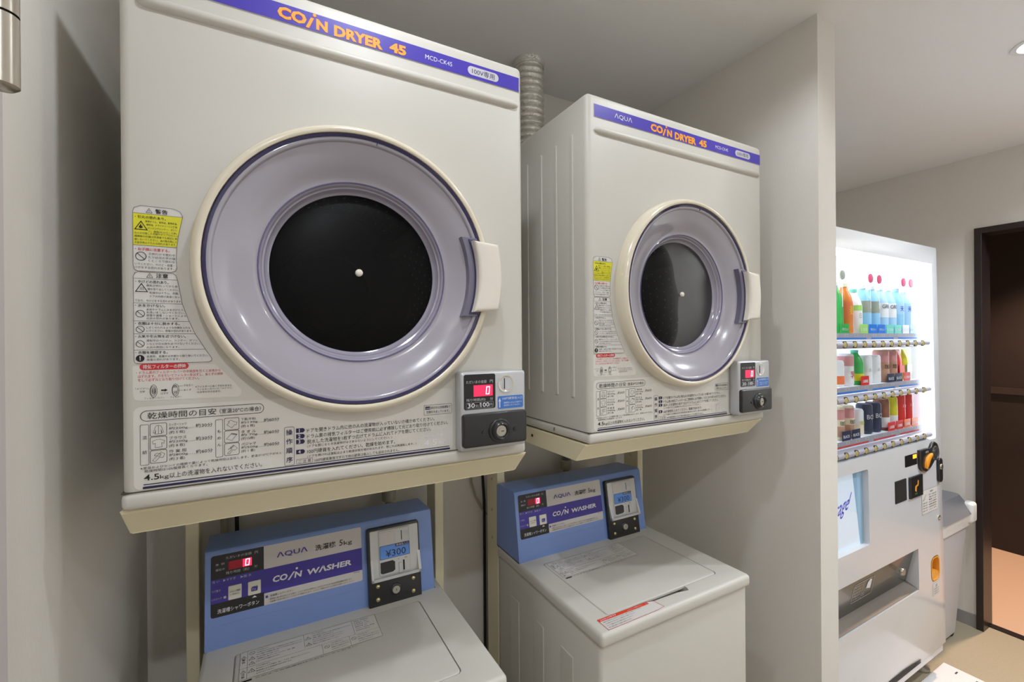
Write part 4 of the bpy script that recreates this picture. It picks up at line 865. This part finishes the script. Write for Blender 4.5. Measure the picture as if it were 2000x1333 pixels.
# delivery opening with smoked flap
b = MB(); b.add([(0.050, 0.25, 0.43), (0.892, 0.25, 0.43), (0.892, 0.25, 0.615), (0.050, 0.25, 0.615), (0.050, 0.0, 0.43), (0.892, 0.0, 0.43), (0.892, 0.0, 0.615), (0.050, 0.0, 0.615)], [(0, 1, 2, 3), (0, 4, 5, 1), (1, 5, 6, 2), (3, 2, 6, 7), (0, 3, 7, 4)]); b.build('delivery_box', 'flap_steel', vm)
fl = MB(); fl.add([(0.058, 0.012, 0.606), (0.884, 0.012, 0.606), (0.884, 0.045, 0.455), (0.058, 0.045, 0.455), (0.058, 0.016, 0.606), (0.884, 0.016, 0.606), (0.884, 0.049, 0.455), (0.058, 0.049, 0.455)], [(3, 2, 1, 0), (4, 5, 6, 7), (0, 1, 5, 4), (2, 3, 7, 6), (1, 2, 6, 5), (3, 0, 4, 7)])
flap = fl.build('delivery_flap', 'flap_grey', vm)
MB().add([(0.056, 0.054, 0.462), (0.886, 0.054, 0.462), (0.886, 0.004, 0.440), (0.056, 0.004, 0.440), (0.056, 0.058, 0.458), (0.886, 0.058, 0.458), (0.886, 0.006, 0.437), (0.056, 0.006, 0.437)], [(0, 3, 2, 1), (4, 5, 6, 7), (2, 3, 7, 6), (1, 2, 6, 5), (0, 4, 7, 3)]).build('delivery_tray', 'flap_steel', vm)
MB().lathe([(0.0, 0.022), (0.014, 0.023), (0.017, 0.028), (0.017, 0.036)], 0.815, 0.520, 20).build('flap_lock', 'satin_metal', vm)
ff = (Vector((0, 0.012, 0.606)), X_, Vector((0, -0.033, 0.151)).normalized(), Vector((0, -0.151, -0.033)).normalized())
p = Print(ff, 0.0006); g = 'grey_print'
p.outline(rrect(0.400, -0.106, 0.555, -0.030, 0.004), 0.0022, g); p.line((0.472, -0.106), (0.472, -0.030), 0.0012, g); p.poly([(0.500, -0.070), (0.535, -0.078), (0.535, -0.040), (0.520, -0.034), (0.505, -0.045)], 'white_print', 3)
for i, s in enumerate(('取り出し口', 'このドアを押して', '商品をお取りください', '手や指をはさまない', 'ようご注意ください')): p.text(s, 0.406, -0.045 - 0.0135 * i, 0.0075, 0.058, g)
p.no(0.485, -0.090, 0.008, g); p.build('flap_print', flap)
# payment fittings
MB().prism(rrect(0.782, 0.9650, 0.892, 1.0120, 0.003), front(0.0), -0.001, 0.0012).build('price_display', 'display_black', vm)
MB().box(0.854, 0.886, -0.0020, -0.001, 0.992, 1.008).build('price_digits', 'amber_led', vm)
pod = [(0.898, 1.022), (0.898, 0.965), (0.905, 0.945), (0.925, 0.930), (0.955, 0.922), (0.985, 0.926), (1.020, 0.945), (1.055, 0.968), (1.082, 0.995)] + [(1.046 + 0.044 * math.cos(a), 0.998 + 0.044 * math.sin(a)) for a in (0.15, 0.55, 0.95, 1.35, 1.75, 2.15, 2.5)] + [(1.000, 1.018), (0.990, 1.021)]
o = MB().prism(pod, front(0.0), -0.001, 0.011, None, 0.006, 3).build('coin_pod', 'black_plastic', vm); smooth_by_angle(o, 40); podo = o
MB().lathe([(0.032, -0.0105), (0.031, -0.0145), (0.027, -0.0150), (0.025, -0.0125), (0.019, -0.0125), (0.0185, -0.0140), (0.0, -0.0140)], 1.046, 0.994, 32, 'flap_grey').build('coin_dial', 'satin_metal', podo)
MB().rbox(1.044, 1.048, -0.0148, -0.0135, 0.982, 1.006, 0.0005, 1).build('coin_slot', 'black_matte', podo)
o = MB().prism([(0.935, 0.945), (0.945, 0.940), (0.958, 0.950), (0.975, 0.972), (1.003, 0.992), (1.000, 1.000), (0.975, 0.996), (0.950, 0.985), (0.936, 0.965)], front(0.0), 0.008, 0.020, None, 0.004, 2).build('return_lever', 'orange_plastic', podo); smooth_by_angle(o)
p = Print(front(-0.011), 0.0004); p.text('硬貨', 0.945, 1.004, 0.010, 0.030, 'grey_print'); p.text('返却', 0.960, 0.930, 0.008, 0.022, 'grey_print'); p.build('pod_print', podo)
o = MB().prism(rrect(1.0860, 0.8555, 1.1270, 0.9640, 0.019), front(0.0), -0.002, 0.010, None, 0.004, 3).build('door_lock', 'black_plastic', vm); smooth_by_angle(o)
MB().lathe([(0.013, -0.009), (0.012, -0.0135), (0.0, -0.0135)], 1.1065, 0.925, 20).build('lock_cylinder', 'satin_metal', o)
o = MB().prism(rrect(0.689, 0.8325, 0.786, 0.9215, 0.002), front(0.0), -0.001, 0.003, None, 0.001, 1).build('bill_slot_cover', 'black_matte', vm)
o = MB().prism(rrect(0.810, 0.8310, 0.927, 0.9200, 0.003), front(0.0), -0.001, 0.008, None, 0.004, 2).build('card_reader', 'black_plastic', vm)
p = Print(front(-0.008), 0.0004); p.poly([(0.845, 0.862), (0.860, 0.855), (0.862, 0.875), (0.880, 0.880), (0.882, 0.900), (0.872, 0.902), (0.870, 0.886), (0.848, 0.880)], 'orange_plastic', 2); p.rect(0.845, 0.845, 0.868, 0.852, 'goods_darkgreen', 2); p.text('IC', 0.848, 0.893, 0.010, None, 'soft_print'); p.build('reader_print', o)
p = Print(front(0.0), 0.0006)
p.rect(0.931, 0.742, 1.090, 0.842, 'label_white', 1); p.outline([(0.931, 0.742), (1.090, 0.742), (1.090, 0.842), (0.931, 0.842)], 0.0008, 'label_line')
p.text('お客様へ', 1.010, 0.826, 0.008, 0.036, 'soft_print'); p.line((0.938, 0.800), (0.972, 0.822), 0.002, 'soft_print', 3); p.line((0.945, 0.798), (0.962, 0.806), 0.0015, 'soft_print', 3)
for i in range(7): p.text(('故障、つり銭切れ等の', 'ご連絡は下記までお願い', '電話 0120-', '担当 営業所', '自動販売機 番号', '設置場所住所表示', 'いたします。')[i], 0.998, 0.814 - 0.0105 * i, 0.006, 0.080, 'soft_print')
for i in range(4): p.text('お問い合せ', 0.938, 0.785 - 0.011 * i, 0.006, 0.046, 'soft_print')
p.build('notice_sticker', vm); p = Print(front(0.0), 0.0006)
p.rect(1.018, 0.3720, 1.088, 0.4260, 'label_white', 1)
p.text('注意', 1.044, 0.408, 0.011, 0.018, 'soft_print')
for i in range(3): p.text('つり銭をお取りください', 1.026, 0.398 - 0.010 * i, 0.006, 0.054, 'soft_print')
p.build('notice_sticker', vm)
MB().lathe([(0.012, 0.001), (0.0115, -0.003), (0.0065, -0.0035), (0.006, -0.001), (0.0, -0.001)], 1.099, 0.6995, 20).build('keyhole', 'satin_metal', vm)
cup = MB(); pts = rrect(1.0085, 0.4355, 1.0935, 0.5385, 0.028); n = len(pts); ins = [(1.051 + (a - 1.051) * 0.86, 0.487 + (c - 0.487) * 0.88) for a, c in pts]
cup.add([(a, -0.001, c) for a, c in pts] + [(a, -0.001, c) for a, c in ins] + [(a, 0.030, c) for a, c in ins], [(i, (i + 1) % n, n + (i + 1) % n, n + i) for i in range(n)] + [(n + i, n + (i + 1) % n, 2 * n + (i + 1) % n, 2 * n + i) for i in range(n)] + [tuple(2 * n + i for i in range(n))])
cup.build('change_cup', 'amber_plastic', vm)
MB().prism(rrect(1.016, 0.440, 1.086, 0.472, 0.012), front(0.0), -0.025, -0.001).build('change_cup_lip', 'amber_plastic', vm)
for x in (0.08, 0.88, 1.075):
    MB().lathez([(0.0, 0.003), (0.034, 0.003), (0.034, 0.010), (0.016, 0.016), (0.012, 0.018), (0.012, 0.105)], x, 0.07, 20).build('adjusting_foot', 'satin_metal', vm)
pl8 = thing('floor_plate', (1.60, 0.55, 0), 'white steel base plate on the floor before the vending machine', 'plate')
o = MB().rbox(0, 1.13, 0, 0.31, 0.0, 0.003, 0.001, 1).build('plate', 'plate_white', pl8)
for x, y in ((1.085, 0.255), (1.085, 0.190), (0.9, 0.255)): MB().rbox(x - 0.005, x + 0.018, y - 0.003, y + 0.003, 0.0028, 0.0034, 0.0002, 1).build('slot', 'seam_dark', pl8)

# sample drinks in the window: each its own thing
def good(kind, name, row, col, cfg, label, cat):
    zr, xb = ((1.4745, 0.3413), (1.2705, 0.3400), (1.0695, 0.3348))[row]
    x = xb + 0.0727 * (col + 1) - 0.0060; y = 0.070; z = zr + 0.0432
    wl = Matrix.Translation((VX, VY, 0)) @ Matrix.Rotation(LEAN, 4, 'X') @ Vector((x, y, z))
    t = thing(name, wl, label, cat, 'sample drinks in the vending machine', (LEAN, 0, 0))
    c = cfg; r = 0.0285
    if kind == 'bottle':
        h = c.get('h', 0.200)
        MB().lathez([(0.0, 0.0), (r * .92, 0.0), (r, 0.006), (r * .96, 0.03), (r, 0.05), (r, h * .60), (r * .86, h * .72), (r * .55, h * .84), (r * .42, h * .90), (r * .42, h * .925)], 0, 0, 24).build('bottle', c['body'], t)
        MB().lathez([(r * .42, h * .91), (r * .47, h * .915), (r * .47, h * .985), (0.0, h * .99)], 0, 0, 20).build('cap', c['cap'], t)
        lb0, lb1 = c.get('lab', (0.35, 0.62)); MB().lathez([(r * 1.012, h * lb0), (r * 1.012, h * lb1)], 0, 0, 24).build('label', c['label'], t)
    elif kind == 'can':
        h = c.get('h', 0.105); r = c.get('r', 0.0275)
        MB().lathez([(0.0, 0.001), (r * .84, 0.0), (r, 0.007), (r, h - 0.008), (r * .86, h), (r * .80, h - 0.002), (0.0, h - 0.002)], 0, 0, 24).build('can', c['body'], t)
        MB().lathez([(r * 1.01, h * .10), (r * 1.01, h * .42)], 0, 0, 24).build('label', c['label'], t)
        if 'top' in c: MB().lathez([(r * 1.01, h * .62), (r * 1.01, h - 0.009)], 0, 0, 24).build('printed_band', c['top'], t)
    elif kind == 'pouch':
        h = c.get('h', 0.125)
        bm = bmesh.new(); vs = []
        for zz, w, d in ((0, .026, .012), (h * .2, .030, .018), (h * .7, .029, .014), (h * .93, .028, .004), (h, .028, .001)):
            vs.append([bm.verts.new((w * math.cos(a), d * math.sin(a), zz)) for a in [2 * math.pi * i / 16 for i in range(16)]])
        for i in range(4):
            for k in range(16): bm.faces.new((vs[i][k], vs[i][(k + 1) % 16], vs[i + 1][(k + 1) % 16], vs[i + 1][k]))
        bm.faces.new(vs[0][::-1]); bm.faces.new(vs[4]); MB().frombm(bm, None, True).build('pouch', c['body'], t)
        MB().prism(rrect(-0.022, h * .22, 0.022, h * .50, 0.004), front(-0.0195), -0.003, 0.0).build('label', c['label'], t)
    h0 = c.get('text')
    if h0:
        p = Print(front(-r * 1.02), 0.0004); s, zz, hh, ww, col_ = h0; p.text(s, 0, zz, hh, ww, col_, 0.0, 0, 3, 'c')
        # bend the lettering round the can
        for i, v in enumerate(p.mb.v):
            a = v[0] / r; rr = -v[1]; p.mb.v[i] = (rr * math.sin(a), -rr * math.cos(a), v[2])
        p.build('lettering', t)
    if 'card' in c:
        cc, tx = c['card']; MB().box(-0.031, 0.031, -0.0355, -0.0345, -0.001, 0.036).build('price_card', cc, t)
        p = Print(front(-0.0355), 0.0003); p.text(tx, 0, 0.010, 0.011, 0.046, 'white_print', 0.01, 0, 2, 'c'); p.build('card_print', t)
    if 'flag' in c:
        MB().rbox(-0.001, 0.001, -0.030, -0.028, 0.10, c.get('h', 0.200) + 0.02, 0.0004, 1).build('tag_stem', 'vending_inner', t)
        MB().lathe([(0.0, -0.0325), (0.0185, -0.0320), (0.0185, -0.0290), (0.0, -0.0285)], 0.0, c.get('h', 0.200) + 0.022, 20).build('round_tag', c['flag'], t)
    return t
G = 'goods_'
W_ = 'white_print'
good('bottle', 'drink_bottle', 0, 0, dict(body=G+'green', cap=G+'white', label=G+'green', lab=(0.18, 0.26), card=(G+'green', '冷たい'), flag=G+'grey'), 'green bottle at the left of the top row in the vending window', 'bottle')
good('bottle', 'drink_bottle', 0, 1, dict(body=G+'amber', cap=G+'cream', label=G+'orange', lab=(0.32, 0.62), text=('麦茶', 0.072, 0.036, 0.030, 'goods_yellow')), 'amber tea bottle beside the green bottle, top row', 'bottle')
good('bottle', 'drink_bottle', 0, 2, dict(body=G+'white', cap=G+'mint', label=G+'lime', lab=(0.50, 0.62), h=0.180, text=('白い', 0.060, 0.022, 0.026, 'goods_grey'), card=(G+'lime', '130')), 'white bottle with lime band next to the amber tea, top row', 'bottle')
good('bottle', 'drink_bottle', 0, 3, dict(body=G+'water', cap=G+'white', label=G+'grey', lab=(0.42, 0.66), flag=G+'magenta', card=(G+'blue', '冷たい')), 'water bottle with grey label and red tag, nearest the white bottle, top row', 'bottle')
good('bottle', 'drink_bottle', 0, 4, dict(body=G+'water', cap=G+'white', label=G+'grey', lab=(0.42, 0.66), flag=G+'magenta', card=(G+'blue', '冷たい')), 'water bottle with grey label and red tag, second of the pair, top row', 'bottle')
good('bottle', 'drink_bottle', 0, 5, dict(body=G+'paleblue', cap=G+'white', label=G+'white', lab=(0.34, 0.64), text=('GREEN', 0.105, 0.016, 0.050, 'navy_print'), card=(G+'mint', '130')), 'white-labelled bottle lettered in dark capitals, left of its pair, top row', 'bottle')
good('bottle', 'drink_bottle', 0, 6, dict(body=G+'paleblue', cap=G+'white', label=G+'white', lab=(0.34, 0.64), text=('GREEN', 0.105, 0.016, 0.050, 'navy_print'), card=(G+'mint', '130')), 'white-labelled bottle lettered in dark capitals, right of its pair, top row', 'bottle')
good('bottle', 'drink_bottle', 0, 7, dict(body=G+'water', cap=G+'paleblue', label=G+'paleblue', lab=(0.42, 0.66), flag=G+'magenta', text=('天然', 0.096, 0.024, 0.036, 'script_blue'), card=(G+'white', '130')), 'pale blue water bottle with blue characters, left of its pair, top row', 'bottle')
good('bottle', 'drink_bottle', 0, 8, dict(body=G+'paleblue', cap=G+'white', label=G+'paleblue', lab=(0.42, 0.66), flag=G+'magenta', text=('天然', 0.096, 0.024, 0.036, 'script_blue'), card=(G+'paleblue', '130')), 'pale blue water bottle with blue characters at the right end, top row', 'bottle')
good('can', 'drink_can', 1, 0, dict(body=G+'white', label=G+'orange', h=0.10), 'white can with orange band at the left of the middle row', 'can')
good('can', 'drink_can', 1, 1, dict(body=G+'white', label=G+'white', top=G+'pink', h=0.125, text=('乳', 0.030, 0.028, 0.028, 'red_print')), 'white can with red character and pink top, middle row', 'can')
good('bottle', 'drink_bottle', 1, 2, dict(body=G+'green', cap=G+'mint', label=G+'yellow', lab=(0.12, 0.32), h=0.14, card=(G+'red', '温')), 'green bottle with yellow label and red card, middle row', 'bottle')
good('can', 'drink_can', 1, 3, dict(body=G+'white', label=G+'white', h=0.115, text=('まん', 0.050, 0.014, 0.030, 'grey_print')), 'plain white can with grey lettering, left of its pair, middle row', 'can')
good('can', 'drink_can', 1, 4, dict(body=G+'white', label=G+'white', h=0.115, text=('まん', 0.050, 0.014, 0.030, 'grey_print')), 'plain white can with grey lettering, right of its pair, middle row', 'can')
good('can', 'drink_can', 1, 5, dict(body=G+'tan', label=G+'tan', top=G+'pink', h=0.135, text=('珈琲', 0.055, 0.020, 0.040, 'black_print'), card=(G+'navy', 'BLACK')), 'tan coffee can with navy card, left of its pair, middle row', 'can')
good('can', 'drink_can', 1, 6, dict(body=G+'tan', label=G+'tan', top=G+'pink', h=0.135, text=('珈琲', 0.055, 0.020, 0.040, 'black_print'), card=(G+'navy', 'BLACK')), 'tan coffee can with navy card, right of its pair, middle row', 'can')
good('pouch', 'drink_pouch', 1, 7, dict(body=G+'red', label=G+'red', h=0.135, card=(G+'red', '130')), 'red drink pouch beside the tan cans, middle row', 'pouch')
good('pouch', 'drink_pouch', 1, 8, dict(body=G+'yellow', label=G+'paleblue', h=0.135), 'yellow drink pouch at the right end of the middle row', 'pouch')
good('can', 'drink_can', 2, 0, dict(body=G+'cream', label=G+'tan', top=G+'pink', h=0.125, text=('珈琲', 0.055, 0.018, 0.036, 'black_print'), card=(G+'navy', 'BLACK')), 'cream and pink coffee can with navy card, left of its pair, bottom row', 'can')
good('can', 'drink_can', 2, 1, dict(body=G+'cream', label=G+'tan', top=G+'pink', h=0.125, text=('珈琲', 0.055, 0.018, 0.036, 'black_print'), card=(G+'navy', 'BLACK')), 'cream and pink coffee can with navy card, right of its pair, bottom row', 'can')
good('can', 'drink_can', 2, 2, dict(body=G+'white', label=G+'cream', h=0.105, text=('微糖', 0.045, 0.016, 0.028, 'goods_yellow')), 'white can with pale yellow marks, bottom row', 'can')
good('can', 'drink_can', 2, 3, dict(body=G+'navy', label=G+'navy', h=0.120, text=('BOSS', 0.060, 0.018, 0.046, 'white_print')), 'navy coffee can with white lettering, left of its pair, bottom row', 'can')
good('can', 'drink_can', 2, 4, dict(body=G+'navy', label=G+'navy', h=0.120, text=('BOSS', 0.060, 0.018, 0.046, 'white_print')), 'navy coffee can with white lettering, right of its pair, bottom row', 'can')
good('can', 'drink_can', 2, 5, dict(body=G+'brown', label=G+'white', h=0.130, card=(G+'red', '温')), 'brown can with white band and red card, bottom row', 'can')
good('can', 'drink_can', 2, 6, dict(body=G+'yellow', label=G+'white', h=0.135, card=(G+'red', '温')), 'yellow can with white band and red card, bottom row', 'can')
good('can', 'drink_can', 2, 7, dict(body=G+'red', label=G+'red', h=0.150, text=('130', 0.085, 0.012, 0.024, 'white_print'), card=(G+'orange', '温')), 'tall red can beside the yellow can, bottom row', 'can')
good('can', 'drink_can', 2, 8, dict(body=G+'red', label=G+'red', h=0.150, text=('130', 0.085, 0.012, 0.024, 'white_print'), card=(G+'orange', '温')), 'tall red can at the right end of the bottom row', 'can')

# ================================================================== waste bin beside the doorway
bn = thing('waste_bin', (2.915, 1.06, 0), 'grey waste bin with dark lid and white bag between vending machine and doorway', 'bin')
def frust(x0, x1, y0, y1, X0, X1, Y0, Y1, za, zb, r=0.03):
    a = rrect(x0, y0, x1, y1, r, 4); c = rrect(X0, Y0, X1, Y1, r, 4); n = len(a); b = MB()
    b.add([(p[0], p[1], za) for p in a] + [(p[0], p[1], zb) for p in c], [(i, (i + 1) % n, n + (i + 1) % n, n + i) for i in range(n)] + [tuple(range(n))[::-1], tuple(range(n, 2 * n))]); return b
o = frust(-0.13, 0.140, -0.150, 0.14, -0.165, 0.185, -0.185, 0.17, 0.02, 0.60).build('bin_body', 'bin_grey', bn); smooth_by_angle(o, 30)
for x in (-0.09, 0.10): MB().lathe([(0.0, -0.145), (0.020, -0.145), (0.020, -0.125), (0.0, -0.125)], x, 0.020, 16).build('wheel', 'rubber_black', bn)
o = frust(-0.172, 0.192, -0.192, 0.178, -0.176, 0.198, -0.198, 0.182, 0.56, 0.625).build('bag', 'bag_white', bn); smooth_by_angle(o, 30)
b = MB().rbox(0.140, 0.208, -0.210, -0.165, 0.575, 0.675, 0.015, 3); smooth_by_angle(b.build('bag_fold', 'bag_white', bn))
b = frust(-0.185, 0.205, -0.205, 0.185, -0.150, 0.170, -0.160, 0.160, 0.625, 0.705); smooth_by_angle(b.build('lid', 'bin_lid', bn), 30)
b = MB().add([(-0.15, 0.00, 0.70), (0.15, 0.00, 0.70), (0.17, 0.07, 0.90), (-0.15, 0.07, 0.90), (-0.15, 0.01, 0.70), (0.15, 0.01, 0.70), (0.17, 0.08, 0.90), (-0.15, 0.08, 0.90)], [(0, 1, 2, 3), (7, 6, 5, 4), (0, 4, 5, 1), (1, 5, 6, 2), (2, 6, 7, 3), (3, 7, 4, 0)]); b.build('raised_flap', 'bin_grey', bn)
